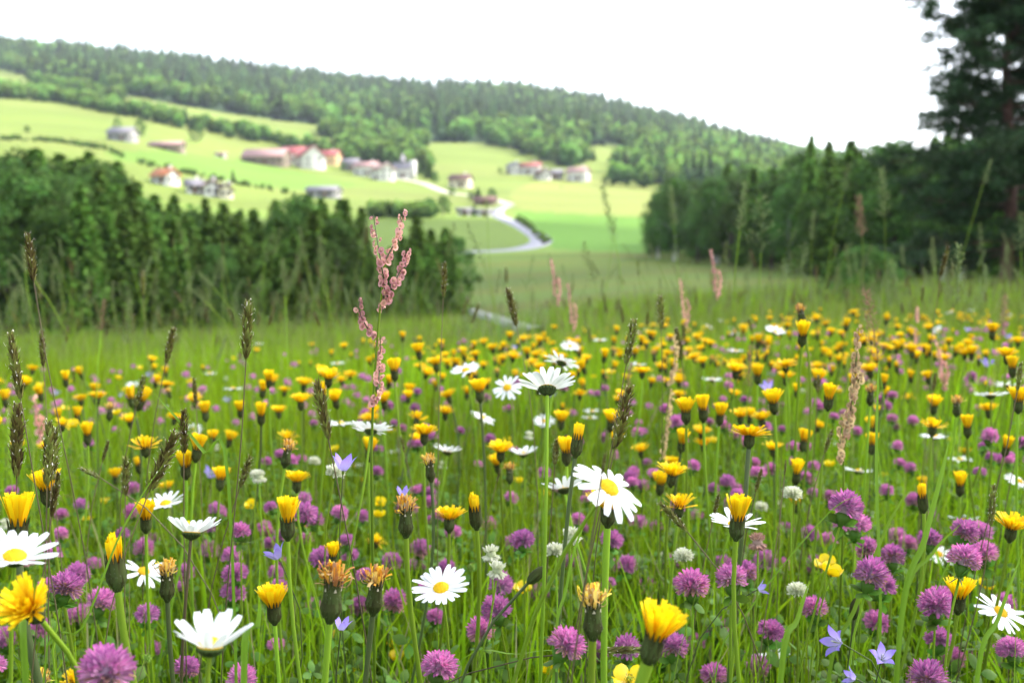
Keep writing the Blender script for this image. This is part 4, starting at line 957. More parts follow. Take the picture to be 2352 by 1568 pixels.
def wclover(X, Y, w, label=None, faded=False, real=.021):
    d = real*F/w; HEROES.append((X, Y, w, d)); put('faded_clover' if faded else 'white_clover', BCL[0] if faded else rnd.choice(WCL), at(X, Y, d), (rnd.gauss(0,.15), 0, 1), scale=real/.026, stem=(.0008,.0009), smat=M_STEM, label=label or lab('round white clover', X, Y), cat='clover', group='white clovers in the meadow', lower=.011)
for a in [(1128,1272,52),(1142,1310,54),(1275,1265,50),(1312,1232,54),(1570,1278,50),(1525,1280,32),(1832,1357,52),(1748,1165,34),(770,1085,50),(722,1060,30),(1820,1135,50),(1700,1275,30),(595,1095,40),(1790,1160,26),(1215,1000,26),(590,1092,36),(1018,1068,24),(1400,1230,26)]: wclover(*a)
wclover(1740,1245,52,'faded brownish pink clover with hanging florets behind the narrow yellow hawkbit',True)
# ---- buttercups
def butter(seed, op=.9):
    g = npg(seed); P_ = MB(); C = MB()
    for k in range(5):
        a = k*1.2566+g.normal()*.06; u = np.linspace(0, 1, 6); th = op*(1-.55*u)+.25*(1-op); rr = .0012+np.concatenate([[0], np.cumsum(np.sin(th)[:-1])])*.0125/5; zz = np.concatenate([[0], np.cumsum(np.cos(th)[:-1])])*.0125/5
        c, s = math.cos(a), math.sin(a); strip(P_, np.stack([c*rr, s*rr, zz], 1), .0122*np.array([.25,.62,.9,1.0,.86,.35]), (-s, c, 0), .16, 0, 0, 1, g.random())
    ball(C, (0,0,.003), .0022, 7, 5, 0, .2, .5)
    for i in range(26): a = g.random()*6.28; r = g.uniform(.0018,.0036); ball(C, (r*math.cos(a), r*math.sin(a), g.uniform(.003,.0055)), .0005, 4, 3, 0, .9, g.random(), (1,1,1.6))
    lathe(C, [(.0008,-.002),(.0022,-.001),(.002,.0006)], 8, 0, .1, .3); return P_, C
BT = []
for s, op in enumerate((1.45, .75, .55, 1.1)):
    p, c = butter(s, op); BT.append(([('centre', c.mesh('centre', [M_BUTC]), None), ('petals', p.mesh('petals', [M_BUTT]), None)], p.arrays()))
BTW = [width_of([q[1]]) for q in BT]
def buttercup(X, Y, w, v=1, axis=None, label=None):
    d = BTW[v]*F/w; HEROES.append((X, Y, w, d)); put('buttercup', BT[v][0], at(X, Y, d)-Vector((0,0,.004)), axis or (rnd.gauss(0,.25), rnd.gauss(-.1,.25), 1), stem=(.0008,.0008), smat=M_STEM, label=label or lab('small glossy yellow buttercup', X, Y), cat='buttercup', group='buttercups in the meadow', lower=.002)
for a in [(1898,1290,50,3,(-.4,-.4,1),'glossy yellow buttercup, upper one of the touching pair on the right'),(1908,1310,52,1,(.3,-.1,1),'glossy yellow buttercup, lower one of the touching pair on the right'),(1608,1362,38),(1445,1552,84,0,(0,-.45,1),'wide open five petalled buttercup at the bottom edge'),
 (1200,1348,44,3,(0,-.3,1)),(907,1478,36),(912,1506,38),(768,1457,36),(1035,1500,28,2),(1180,1340,30),(822,1535,32,2),(2262,1342,38),(1903,1457,34),(1262,1535,40,2),(870,1180,32),(872,1152,30),(2205,1177,20),(2031,1092,22),
 (1250,1132,24),(1190,1102,26),(940,1210,22),(1118,1160,18,2),(580,1158,30,2),(1375,1500,26),(2340,1180,22),(675,1390,26),(585,1560,28),(830,1100,20),(1200,1178,22),(1510,1122,22),(1905,1065,26),(1870,1190,18),(1640,1010,24),(1165,1010,20),(770,1030,22),(200,1192,26),(240,1150,24)]: buttercup(*a)
def seedball():
    g = npg(3); mb = MB(); ball(mb, (0,0,0), .0028, 8, 6, 0, .2, .5)
    for i in range(46):
        z = 1-2*(i+.5)/46; rr = math.sqrt(1-z*z); a = i*2.4; dr = np.array([rr*math.cos(a), rr*math.sin(a), z]); strip(mb, [dr*.0024, dr*.0037, dr*.0047], [.0013,.0012,.0002], np.cross(dr, [0,.3,1]), .2, 0, .2, .5, g.random())
    return [('seed_head', mb.mesh('seed_head', [leafmat('green_seed_head', (.16,.26,.03), (.28,.36,.05), .3, .2)]), None)]
SB = seedball()
for X, Y, w, l in [(1083,1302,22,'spiky green buttercup seed head on a thin stem above the ragged daisy'),(338,1510,24,'spiky green seed head left of the lowest cupped daisy'),(1220,1248,16,'tiny green seed head beside a clover above centre bottom'),(370,1280,14,'tiny green seed head above the fading orange hawkbit'),(1235,1530,16,'tiny green seed head near the bottom below the closed bud'),(2290,1260,16,'tiny green seed head near the fan shaped hawkbit at the right edge')]:
    put('seed_head_stalk', SB, at(X, Y, .0095*F/w), (0,0,1), stem=(.0007,.0007), smat=M_STEM, label=l, cat='seed head')
# ---- bellflowers
def bell(seed, spread=.8):
    g = npg(seed); P_ = MB(); C = MB()
    for k in range(5):
        a = k*1.2566; u = np.linspace(0, 1, 9); th = np.interp(u, [0,.15,.5,1], [1.1,.35,.35+.3*spread,.6+1.0*spread]); L = .023
        rr = .001+np.concatenate([[0], np.cumsum(np.sin(th)[:-1])])*L/8; zz = np.concatenate([[0], np.cumsum(np.cos(th)[:-1])])*L/8; c, s = math.cos(a), math.sin(a)
        wd = np.minimum(2*rr*math.tan(.628)*1.06, np.interp(u, [0,.3,.5,.75,1], [.02,.02,.0105,.0072,.0003]))
        strip(P_, np.stack([c*rr, s*rr, zz], 1), wd, (-s, c, 0), .13 if spread < 1 else .1, 0, 0, 1, g.random()*.6+.2, tip=.0002)
        strip(C, [np.array([c*.0012, s*.0012, -.001]), np.array([c*.0035, s*.0035, .003]), np.array([c*.0065, s*.0065, .006])], [.0009,.0007,.0002], (-s, c, 0), 0, 0, 0, 1, .5)
    lathe(C, [(.0007,-.005),(.0016,-.003),(.0016,-.0005),(.0008,.0004)], 8, 0, .3, .4)
    st = MB(); tube(st, [(0,0,0),(0,0,.008),(.0003,0,.012)], [.0006,.0006,.0009], 5)
    return P_, C, st
BL = []
for s, sp in enumerate((1.25, .5, .85)):
    p, c, st = bell(s, sp); BL.append(([('sepals', c.mesh('sepals', [M_STEM]), None), ('corolla', p.mesh('corolla', [M_BELL]), None), ('style', st.mesh('style', [M_WCLOV]), 'corolla')], p.arrays()))
BW = [width_of([q[1]]) for q in BL]
def bellf(X, Y, w, v, axis, label, d=None):
    d = d or BW[v]*F/w; sc = min(1.6, w*d/F/BW[v]); HEROES.append((X, Y, w, d)); put('bellflower', BL[v][0], at(X, Y, d)-Vector(axis).normalized()*.009*sc, axis, scale=sc, stem=(.0007,.0005), smat=M_DSTEM, label=label or lab('small violet bellflower', X, Y), cat='bellflower', group='violet bellflowers', lower=.004)
bellf(632,1268,62,2,(-.55,-.1,1),'violet bellflower opening left behind the upright hawkbit',0.85); bellf(790,1062,62,1,(.1,0,1),'pale lilac bellflower standing upright below the side-on daisy',0.95)
bellf(926,1128,38,1,(0,0,1),'pale lilac bellflower directly behind the withered hawkbit left of centre',0.95); bellf(786,1432,48,1,(.2,0,1),'pale blue bellflower above a buttercup, right of the largest withered hawkbit',0.85)
bellf(1915,1472,78,0,(-.75,-.3,.3),'violet bellflower nodding left in front of a small yellow buttercup',0.82); bellf(2028,1505,66,0,(-.05,-.65,.8),'violet star shaped bellflower alone near the bottom right',0.8); bellf(1952,1553,48,2,(-.8,0,.3),'deep violet bellflower cut by the bottom edge, right side',0.78)
bellf(1752,1350,40,2,(.9,0,.3),'lilac bellflower on its side beside purple clovers right of centre',0.95)
for a in [(1120,1160,34,0,(.3,-.3,1),None),(930,1092,36,0,(-.4,0,.5),None),(1040,1103,28,0,(.2,-.3,1),None),(1070,1188,34,0,(-.3,-.3,1),None),(1205,1400,22,0,(0,-.5,1),None),(835,1075,22,1,(.5,0,.6),None),(1268,905,26,0,(0,-.3,1),None),(725,1385,30,2,(-.6,0,.5),None),(2268,832,40,0,(0,-.3,1),None),(1240,945,22,0,(0,-.3,1),None),(490,1130,22,0,(0,-.3,1),None),(1045,1085,18,0,(0,-.5,1),None),(955,1085,20,0,(0,-.5,1),None),(2225,1155,22,0,(0,-.5,1),None),(1360,1090,24,0,(.3,-.5,1),None)]: bellf(*a)
# ---- sweet vernal grass
def spike(seed, L=.05, wmax=.0042, n=78, fluffy=1.0):
    g = npg(seed); mb = MB(); tube(mb, [(0,0,0),(0,0,L*.5),(0,0,L*.95)], [.0005,.0004,.0002], 5, 0, .2, .3)
    for i in range(n):
        f = (i+.5)/n; z = L*(.02+.86*f); env = wmax*(.35+1.0*math.sin(math.pi*min(1, f*.9+.08))**.8)*(1 if f < .8 else .6); a = i*2.4+g.normal()*.3
        out = g.uniform(.08,.30)*fluffy; r = env*.25; ln = g.uniform(.0055,.0085); c, s = math.cos(a), math.sin(a)
        p0 = np.array([c*r, s*r, z]); p1 = p0+np.array([c*math.sin(out), s*math.sin(out), math.cos(out)])*ln*.5; p2 = p0+np.array([c*math.sin(out*1.2), s*math.sin(out*1.2), math.cos(out)])*ln+np.array([c,s,0])*env*.25
        strip(mb, [p0, p1, p2], [.0010,.0025,.0003], (-s, c, .0), .3, 0, g.uniform(0,.4), g.uniform(.4,1), g.random())
        if i % 3 == 0: strip(mb, [p2-(p2-p1)*.3, p2+np.array([c*.0012, s*.0012, g.normal()*.0008]), p2+np.array([c*.0016, s*.0016, g.normal()*.001])], [.0004,.00045,.0003], (-s, c, 0), 0, 1, 0, 1, g.random())
    return mb
VG = [[('seed_head', spike(s, .05, (.0050,.0062,.0042,.0066)[s % 4], 112, (1,1.15,.8,1.3)[s % 4]).mesh('seed_head', [M_VERN, M_PALE]), None)] for s in range(4)]
VGA = [spike(s+9, .05, .0045, 34).arrays() for s in range(3)]
def vern(x1, y1, x2, y2, d=None, label=None, v=None, smat=None, desc='brownish grass seed head', base=None, group='grass stalks with narrow seed heads'):
    ln = math.hypot(x1-x2, y1-y2); d = d or .05*F/ln; k = ln*d/F/.05; T = at(x1, y1, d); P = at(x2, y2, d); HEROES.append(((x1+x2)/2, (y1+y2)/2, ln*.3, d))
    ax = (T-P).normalized(); hgt = P.z-tz(P.x, P.y)
    put('grass_stalk', VG[v] if v is not None else rnd.choice(VG), P, ax, scale=k, stem=(.0008,.0005), smat=smat or M_RSTEM, label=label or lab(desc, (x1+x2)/2, (y1+y2)/2), cat='grass', group=group, base=base or (-ax.x*hgt*.35+rnd.gauss(0,.01), .02), sn=5)
vern(62,530,78,650,None,'tallest green grass seed head near the left edge, against the dark wood'); vern(22,758,48,920,.85,'thick brown grass seed head at the far left edge below the tallest one'); vern(95,755,100,845,1.15,'green grass seed head just right of the tallest stalk on the left')
vern(40,920,38,1100,.8); vern(112,960,108,1120,.8); vern(125,975,118,1110,.85); vern(136,1080,118,1190,.8); vern(290,1045,288,1140,1.0); vern(400,750,380,838,1.2,'green grass seed head standing alone upper left')
vern(570,685,565,830,.9,'dark brown grass seed head standing alone left of the tall pink sorrel',0); vern(408,985,342,1130,.85,'grass seed head slanting right above the cupped daisy on the reddish stem'); vern(422,935,422,1045,.95); vern(726,870,755,1012,.85,'dark fat grass seed head leaning left above the pale upright bellflower',1)
vern(1022,600,1018,685,1.2,'straw coloured grass seed head right of the tall pink sorrel'); vern(1165,660,1187,750,1.3,'green grass seed head leaning left above the daisy seen from beneath'); vern(1458,730,1438,840,1.0,'dark grass seed head above centre, tip against the green slope',1)
vern(1448,880,1412,1032,.85,'fat green grass seed head slanting right above the big drooping daisy',3); vern(1516,675,1519,760,1.4); vern(1278,1005,1274,1070,1.1); vern(577,1045,550,1122,1.0); vern(1512,1150,1580,1222,.9,'brown grass seed head drooping left in front of the ragged hawkbit with loose rays'); vern(1750,1075,1735,1132,1.1)
vern(1652,1130,1640,1182,1.1); vern(2283,1110,2275,1210,1.0,'straw coloured grass seed head left of the fan shaped hawkbit at the right edge'); vern(2346,830,2336,900,1.1); vern(1912,985,1893,1042,1.2); vern(1490,1490,1368,1494,.85,'brown grass seed head lying level across a thick stem at the bottom',2,base=(-.28,.12)); vern(180,1072,232,1098,1.0)
vern(332,860,312,935,1.2,None,1); vern(445,865,450,930,1.3); vern(1390,1040,1382,1092,.62,'short grey plantain like spike poking above the big drooping daisy',2); vern(1805,1055,1802,1092,1.0,'short grey green spike left of a half open hawkbit, right of centre',2)
vern(920,1000,930,1040,1.4); vern(1150,1075,1140,1110,1.3); vern(2150,855,2143,900,1.5); vern(1880,860,1878,905,1.5); vern(2345,1000,2338,1030,1.3); vern(250,1010,235,1060,1.2)
# ---- sorrel
def sorrel_branch(mb, pts, n, size, g, side=None):
    pts = np.asarray(pts); k = len(pts); tube(mb, pts, np.linspace(.0008,.0003,k), 5, 0, .2, .3)
    for i in range(n):
        f = (i+g.random())/n*(k-1.001); j = int(f); c = pts[j]+(pts[j+1]-pts[j])*(f-j); sz = 1.12*size*(1.05-.4*(i/n))*g.uniform(.8,1.15)
        a = g.random()*6.28; hang = np.array([math.cos(a)*.0028, math.sin(a)*.0028, -.0006-.002*g.random()]); cc = c+hang
        nrm = np.array([g.normal(), -1.0+g.normal()*.5, g.normal()*.5]); A = np.array(align(nrm)); m = 8; th = np.arange(m)*6.283/m
        ring = np.stack([np.cos(th)*sz*.5, np.sin(th)*sz*.56, np.full(m, .0004)], 1)@A.T+cc; v = np.concatenate([[cc-A[:, 2]*.0005], ring]); q = [[0, 1+t, 1+(t+1) % m, -1] for t in range(m)]
        mb.add(v, q, 1, np.array([.0]+[1.]*m), g.random()); ball(mb, cc+A[:, 2]*.0003, sz*.2, 5, 3, 1, .35, g.random(), (1,1,1.2)); strip(mb, [c, cc], [.0002,.0002], (0,1,0), 0, 0, 0, 0, .3)
def sorrel(branches, stempts, d, label, size=.0055, pale=False, dens=1.0, group=None, cat='sorrel'):
    """branches: lists of (X,Y) from foot to tip; stempts likewise down to where it sinks in the grass"""
    top = at(*stempts[-1], d); foot = at(*stempts[0], d); bz = Vector((foot.x, foot.y+.02, tz(foot.x, foot.y))); o = empty('sorrel', bz, label, cat, group)
    g = npg(int(stempts[0][0])); b0 = np.array(bz)
    P = [np.zeros(3)]+[np.array(at(x, y, d))-b0 for x, y in stempts]; mb = MB(); C = catmull(P, 6); tube(mb, C, np.linspace(.0014,.0007,len(C)), 6, 0); link('stem', mb.mesh('stem', [M_STEM]), o)
    for br in branches:
        pts = catmull([np.array(at(x, y, d+g.normal()*.006))-b0 for x, y in br], 6); L = np.linalg.norm(np.diff(pts, axis=0), axis=1).sum(); mb = MB(); sorrel_branch(mb, pts, int(L/.0019*dens), size, g); link('flowering_branch', mb.mesh('flowering_branch', [M_RSTEM, M_TAN if pale else M_SORR], False), o)
    HEROES.append((stempts[-1][0], stempts[-1][1], 60, d))
sorrel([[(884,655),(872,585),(857,492)],[(884,600),(905,560),(920,520),(927,480)],[(880,700),(905,650),(925,610),(934,570)],[(862,770),(842,750),(826,715),(825,682)],[(868,900),(872,840),(874,770)],[(858,925),(862,905)],[(884,655),(880,690),(878,710)]],
       [(855,1200),(855,980),(865,800),(878,660),(884,600)], .92, 'tall pink sorrel with round pink fruits, standing clear of the meadow left of centre')
sorrel([[(1945,1000),(1962,880),(1973,745)],[(1935,1060),(1930,1000),(1945,940)],[(1960,900),(1975,860),(1958,820)]], [(1935,1250),(1938,1060),(1945,1000)], 1.15, 'straw coloured sorrel with a long twisting seed spike on the right', .0065, True)
sorrel([[(1540,880),(1552,820),(1552,768)],[(1520,1050),(1535,960),(1545,890)]], [(1515,1200),(1520,1050),(1540,880)], 1.6, 'pale brown sorrel spike right of the dark grass head above centre', .006, True)
sorrel([[(2105,740),(2108,700)],[(2100,800),(2104,750)]], [(2095,960),(2100,800),(2105,740)], 2.6, 'small reddish sorrel in the upper right of the meadow')
for X, Y, d, l in [(1640,575,3.2,'blurred red sorrel plume in front of the right wood'),(1272,590,3.4,'faint pink sorrel plume below the bend of the road'),(1568,640,3.4,'faint red sorrel left of the red plume'),(1310,650,3.8,'faint reddish sorrel left of the middle of the slope'),(85,905,2.0,'small pinkish sorrel low on the left edge'),(2160,785,2.4,'reddish sorrel among hawkbits in the upper right')]:
    sorrel([[(X+4,Y+90),(X,Y+45),(X-6,Y)],[(X+8,Y+110),(X+14,Y+70),(X+10,Y+45)]], [(X+14,Y+330),(X+8,Y+150),(X+4,Y+90)], d, l, .009, False, .5)
# ---- feathery panicles and tall pale grasses
def panicle(seed, L=.10, wd=.03, n=26, per=7, droop=0.0, sz=.0045):
    g = npg(seed); mb = MB(); tube(mb, [(0,0,0),(0,0,L*.5),(0,0,L*.98)], [.0006,.0005,.0002], 5, 0, 0, .4)
    for i in range(n):
        f = (i+.5)/n; a = i*2.4+g.normal()*.4; ln = wd*(1-f)**.7*(.6+.6*g.random())+.004; c, s = math.cos(a), math.sin(a); p0 = np.array([0,0,L*f]); p1 = p0+np.array([c*ln, s*ln, ln*(.5-droop)])
        strip(mb, [p0, (p0+p1)/2+np.array([0,0,.002]), p1], [.0003,.0003,.0002], (-s, c, 0), 0, 0, 0, .5, .4)
        for j in range(per):
            u = (j+1)/per; q = p0+(p1-p0)*u+g.normal(size=3)*.0012; dd = np.array([c*.4, s*.4, .9])+g.normal(size=3)*.4; dd /= np.linalg.norm(dd); strip(mb, [q, q+dd*sz*.6, q+dd*sz*1.2], [sz*.12, sz*.36, sz*.05], np.cross(dd, [.3,.1,1]), .3, 0, 0, 1, g.random())
    return mb
PN = [panicle(s, .10, w_, n_, 6, dr).mesh('panicle', [M_PANI], False) for s, (w_, n_, dr) in enumerate([(.034,22,.1),(.012,44,0),(.007,50,0),(.02,30,.3)])]
PR = [panicle(s+7, .10, .010, 46, 6, 0).mesh('panicle', [M_RPAN], False) for s in range(2)]
PA = [panicle(s+17, .10, .007, 22, 4, 0, .006).arrays() for s in range(3)]
def plume(x1, y1, x2, y2, d, label, mesh, smat=None, bend=None):
    ln = math.hypot(x1-x2, y1-y2); k = ln*d/F/.10; T = at(x1, y1, d); P = at(x2, y2, d); ax = (T-P).normalized(); hgt = P.z-tz(P.x, P.y)
    put('tall_grass', [('panicle', mesh, None)], P, ax, scale=k, stem=(.0012,.0008), smat=smat or M_STEM, label=label or lab('tall pale blurred grass', (x1+x2)/2, (y1+y2)/2), cat='grass', group='tall blurred grasses', base=bend or (-ax.x*hgt*.3, .02), sn=5)
    HEROES.append(((x1+x2)/2, (y1+y2)/2, 20, d))
plume(1713,420,1699,530,1.9,'tall straight grass with a narrow pale spike and one upright leaf, right of centre',PN[2]); plume(1752,452,1748,580,2.4,'tall white feathery grass panicle against the right wood',PN[0]); plume(1848,560,1835,640,2.4,'spreading white grass panicle, right one of two below the feathery panicle',PN[0]); plume(1818,578,1812,640,2.6,'low white grass panicle left of the spreading one',PN[3])
plume(2202,563,2196,700,1.7,'fat pale green blurred grass spike on the right, in front of the wood',PN[1]); plume(2027,388,2032,500,3.0,'very tall faint grass reaching over the right wood',PN[1]); plume(1972,450,1980,545,3.2,'faint brown tall grass left of the very tall one',PR[0])
plume(1990,670,2018,830,1.5,'reddish brown plume leaning left in the upper right meadow',PR[1]); plume(1722,795,1718,890,1.8,'short reddish plume below the tall straight grass',PR[0]); plume(1450,835,1430,930,1.7,None,PR[0]); plume(2310,680,2300,780,1.9,None,PR[1]); plume(2330,620,2370,660,1.6,'pale grass tip bending down at the right edge',PN[2])
plume(1385,430,1410,540,3.0,'faint arching grass in front of the bright field',PN[2]); plume(1540,430,1548,520,3.2,'faint tall grass at the left edge of the right wood',PN[2]); plume(1490,560,1510,600,3.0,None,PN[3]); plume(650,600,655,680,2.2,'pale blurred grass head in front of the left wood, left of the sorrel',PN[1]); plume(735,545,748,640,2.6,None,PN[2])
plume(50,655,68,740,2.0,'blurred pale grass head left of the tallest stalk',PN[1]); plume(30,585,60,620,2.2,'blurred grass tip bending left at the left edge',PN[2]); plume(240,690,232,760,1.8,None,PR[0]); plume(430,655,470,690,2.4,None,PN[2]); plume(455,625,490,660,2.6,None,PN[2]); plume(300,690,292,790,1.7,None,PN[2]); plume(520,770,500,830,1.8,None,PN[2])
# upright leaf of the tall straight grass and a few bold blades
def blade_obj(pix, d, width, label, mat=None):
    P = [np.array(at(x, y, d)) for x, y in pix]; b = np.array([P[0][0], P[0][1]+.02, tz(P[0][0], P[0][1])]); o = MB(); C = catmull([p-b for p in ([b]+P)], 5); wdt = width*np.interp(np.linspace(0, 1, len(C)), [0,.5,.8,1], [.8,1,.6,.04]); strip(o, C, wdt*.72, (1,.25,0), .30, 0, .2, 1, .6)
    ro = empty('grass_plant', b, label, 'grass', 'single long grass leaves'); link('blade', o.mesh('blade', [mat or M_BLADE]), ro)
M_BLADE = leafmat('broad_blade', (.11,.21,.015), (.21,.34,.025), .25, .4, .45, .35, .01)
for a in [([(525,1110),(470,1040),(410,965),(352,900)],.95,.0042,'bright green blade slanting left across the ragged open hawkbit'),([(2065,1440),(2120,1240),(2160,1090),(2180,1010)],.9,.008,'broad pale green blade curving up past the largest clover cluster'),([(2070,1420),(2140,1270),(2210,1200)],.95,.006,'thin green blade crossing behind the broad pale one on the right'),
 ([(1900,1568),(1960,1400),(2040,1200),(2100,1110)],.95,.006,'green blade slanting right near the largest clover cluster'),([(2020,1500),(2012,1100),(2015,900),(2020,820)],.9,.004,'upright pale blade crossing the reddish brown plume'),([(2240,1568),(2290,1420),(2350,1260)],.85,.007,'green blade slanting up to the lowest daisy on the right'),
 ([(560,1568),(590,1440),(600,1380)],.7,.006,'short green blade at the bottom below the violet bellflower on the left'),([(1040,1568),(1200,1500),(1340,1492),(1440,1500)],.9,.0018,'long thin arching grass stem low across the bottom centre'),([(100,1568),(190,1440),(270,1240),(330,1130),(380,1060)],.75,.002,'long thin stem slanting right at lower left'),([(1270,1568),(1300,1350),(1330,1230),(1370,1160)],.75,.003,'thin olive stem slanting up to the big drooping daisy'),
 ([(1640,1568),(1720,1400),(1900,1180),(1990,1130)],.95,.0022,'thin stem slanting right across the clovers right of centre'),([(1790,1568),(1830,1420),(1860,1330)],.8,.007,'short broad blade in the lower right'),([(60,1568),(55,1420),(46,1350)],.7,.006,'green blade beside the thick stem at the left edge')]: blade_obj(*a)

# ---- fillers: the flowers between and behind the hand placed ones
HA = np.array(HEROES)
def clear(X, Y, w, d):
    m = (np.abs(HA[:, 0]-X) < .5*(HA[:, 2]+w)) & (np.abs(HA[:, 1]-Y) < .5*(HA[:, 2]*.8+w)) & (HA[:, 3] > d*.8)
    return not m.any()
def scatter(n, y0, y1, h, hs, seed, real, dens=None, ymax=None, spread=.60, lim=True):
    g = npg(seed); out = []
    while len(out) < n:
        y = math.sqrt(g.uniform(y0*y0, y1*y1)); x = g.uniform(-spread, spread)*y
        if dens is not None and g.random() > dens(x, y): continue
        z = tz(x, y)+max(.08, g.normal(h, hs)); X, Y, d = proj(np.array(x), np.array(y), np.array(z)); X, Y, d = float(X), float(Y), float(d); w = real*F/d
        if ymax is not None and Y > ymax: continue
        if -60 < X < 2412 and not clear(X, Y, w, d): n -= 0 if g.random() < .9 else 1; continue
        if lim and Y < np.interp(X, [0,500,700,1200,1800,2352], [848,812,785,755,712,700])+g.exponential(28): n -= .9; continue
        out.append((x, y, z, X, Y, d))
    return out
clump = lambda f, p: (lambda x, y: .10+.90*(math.sin(x*f+p)*math.cos(y*f*.8+p*2) > -.1))
def zone(X, Y):
    return ('on the far left' if X < 480 else 'left of the tall pink sorrel' if X < 880 else 'behind the daisy seen from beneath' if X < 1400 else 'right of the dark grass head above centre' if X < 1900 else 'at the far right')
# hawkbits: nearest become things, the rest one mass
pts = sorted(scatter(470, 1.6, 4.0, .40, .035, 21, .02, clump(2.1, .4))+scatter(540, 4.0, 8.5, .41, .04, 22, .02, clump(1.1, 1.4))+scatter(90, 8.5, 14, .42, .04, 23, .02, lambda x, y: x > .0*y), key=lambda p: p[5])
room = 296-COUNT['yellow_hawkbit']; k = 0; MS = MB()
for x, y, z, X, Y, d in pts:
    kd = rnd.choices(['half','open','flat','closed','withered','ragged'], [40,26,6,8,11,9])[0]; ax = (rnd.gauss(0,.16), rnd.gauss(-.05,.16), 1)
    if k < room and -40 < X < 2390:
        put('yellow_hawkbit', rnd.choice(HK[kd])[0], (x, y, z), ax, scale=rnd.uniform(.85,1.1), smat=M_STEM if rnd.random() < .8 else M_DSTEM, stem=(.0013,.0015), label=lab('small '+DESC[kd], X, Y), cat='hawkbit', group='yellow hawkbits in the meadow', lower=.0125, sn=5, sk=6); k += 1
    else:
        _, fa, ia = rnd.choice(HK[kd]); A = align(ax, rnd.random()*6.28); MS.merge(fa, A, 1.05, (x, y, z), rnd.random(), 3 if kd == 'withered' else 0)
        if d < 7:
            v, q, m, t, r = ia; MS.add((v@np.array(A).T)[:]+np.array([x, y, z]), q[:400], 1, t, r)
        tube(MS, bezier((x+rnd.gauss(0,.01), y, tz(x, y)), (x, y, z-.25), (x-ax[0]*.05, y, z-.06), (x-ax[0]*.012, y-ax[1]*.012, z-.012), 5), .0013, 3, 2, None, rnd.random())
tag(link('distant_hawkbits', MS.mesh('distant_hawkbits', [M_HAWK, M_HBR, M_STEM, M_WITH])), kind='stuff')
pts = sorted(scatter(150, .95, 2.0, .25, .03, 30, .026, clump(2.9, .3))+scatter(330, 1.2, 3.4, .31, .035, 31, .026, clump(2.6, 1.0))+scatter(330, 3.4, 6.5, .34, .03, 32, .026, clump(1.5, 2.0)), key=lambda p: p[5]); room = 298-COUNT['red_clover']; k = 0; MS = MB()
for x, y, z, X, Y, d in pts:
    if k < room and -30 < X < 2380:
        put('red_clover', rnd.choice(CL), (x, y, z), (rnd.gauss(0,.2), rnd.gauss(0,.2), 1), scale=rnd.uniform(.75,1.05), smat=M_STEM, stem=(.0009,.001), label=lab('small purple clover', X, Y), cat='clover', group='pink purple clovers in the meadow', lower=.012, sn=4, sk=5); k += 1
    else: MS.merge(rnd.choice(CLA), None, 1, (x, y, z), None)
if MS.n: tag(link('distant_clovers', MS.mesh('distant_clovers', [M_CLOV, M_BCLOV])), kind='stuff')
for x, y, z, X, Y, d in scatter(46, 2.4, 10, .42, .04, 41, .045):
    ring = petal_ring(15, rnd.uniform(0,.4), .2, rnd.randrange(999)); mb = MB()
    for a, m in ring: mb.merge(m, rotz(a), 1, rotz(a)@np.array([.0062,0,.0004]))
    put('oxeye_daisy', [('bract_cup', CUP, None), ('disc', DISC, None), ('petals', mb.mesh('petals', [M_PETAL]), None)], (x, y, z), (rnd.gauss(0,.3), rnd.gauss(-.1,.3), 1), stem=(.0014,.0012), smat=M_STEM, label=lab('small white daisy', X, Y), cat='daisy', group='white daisies in the meadow', lower=.0058, sn=4, sk=5)
for x, y, z, X, Y, d in scatter(120, 1.3, 6, .34, .05, 51, .02):
    v = rnd.choice([1,1,2,3]); put('buttercup', BT[v][0], (x, y, z), (rnd.gauss(0,.2), rnd.gauss(-.1,.2), 1), stem=(.0008,.0008), smat=M_STEM, label=lab('small yellow buttercup', X, Y), cat='buttercup', group='buttercups in the meadow', lower=.002, sn=4, sk=5)
for x, y, z, X, Y, d in scatter(26, 1.5, 5, .26, .03, 61, .02):
    put('white_clover', rnd.choice(WCL), (x, y, z), (0,0,1), scale=.8, stem=(.0008,.0009), smat=M_STEM, label=lab('small white clover', X, Y), cat='clover', group='white clovers in the meadow', lower=.011, sn=4, sk=5)
for x, y, z, X, Y, d in scatter(26, 1.5, 6, .33, .05, 71, .03):
    put('bellflower', BL[rnd.choice([0,2])][0], (x, y, z), (rnd.gauss(0,.4), rnd.gauss(-.3,.3), 1), stem=(.0007,.0005), smat=M_DSTEM, label=lab('small violet bellflower', X, Y), cat='bellflower', group='violet bellflowers', lower=.004, sn=4, sk=5)
for x, y, z, X, Y, d in scatter(185, 1.3, 9, .52, .07, 81, .02, lim=False):
    s = rnd.uniform(.8,1.15); put('grass_stalk', rnd.choice(VG), (x, y, z), (rnd.gauss(0,.22), rnd.gauss(0,.1), 1), scale=s*(1.0 if d < 4 else 1.25), stem=(.0009,.0006), smat=rnd.choice([M_STEM, M_RSTEM]), label=lab('narrow grass seed head', X, Y), cat='grass', group='grass stalks with narrow seed heads', sn=4, sk=6)
for x, y, z, X, Y, d in scatter(255, 2.8, 11, .64, .10, 91, .02, lambda x, y: 1 if (x < -.05*y or x > .2*y) else .3, lim=False):
    put('tall_grass', [('panicle', rnd.choice(PN[1:]), None)], (x, y, z), (rnd.gauss(0,.35), rnd.gauss(0,.1), 1), scale=rnd.uniform(.6,1.15), stem=(.0012,.0008), smat=M_STEM, label=lab('faint tall grass', X, Y), cat='grass', group='tall blurred grasses', sn=4, sk=6)

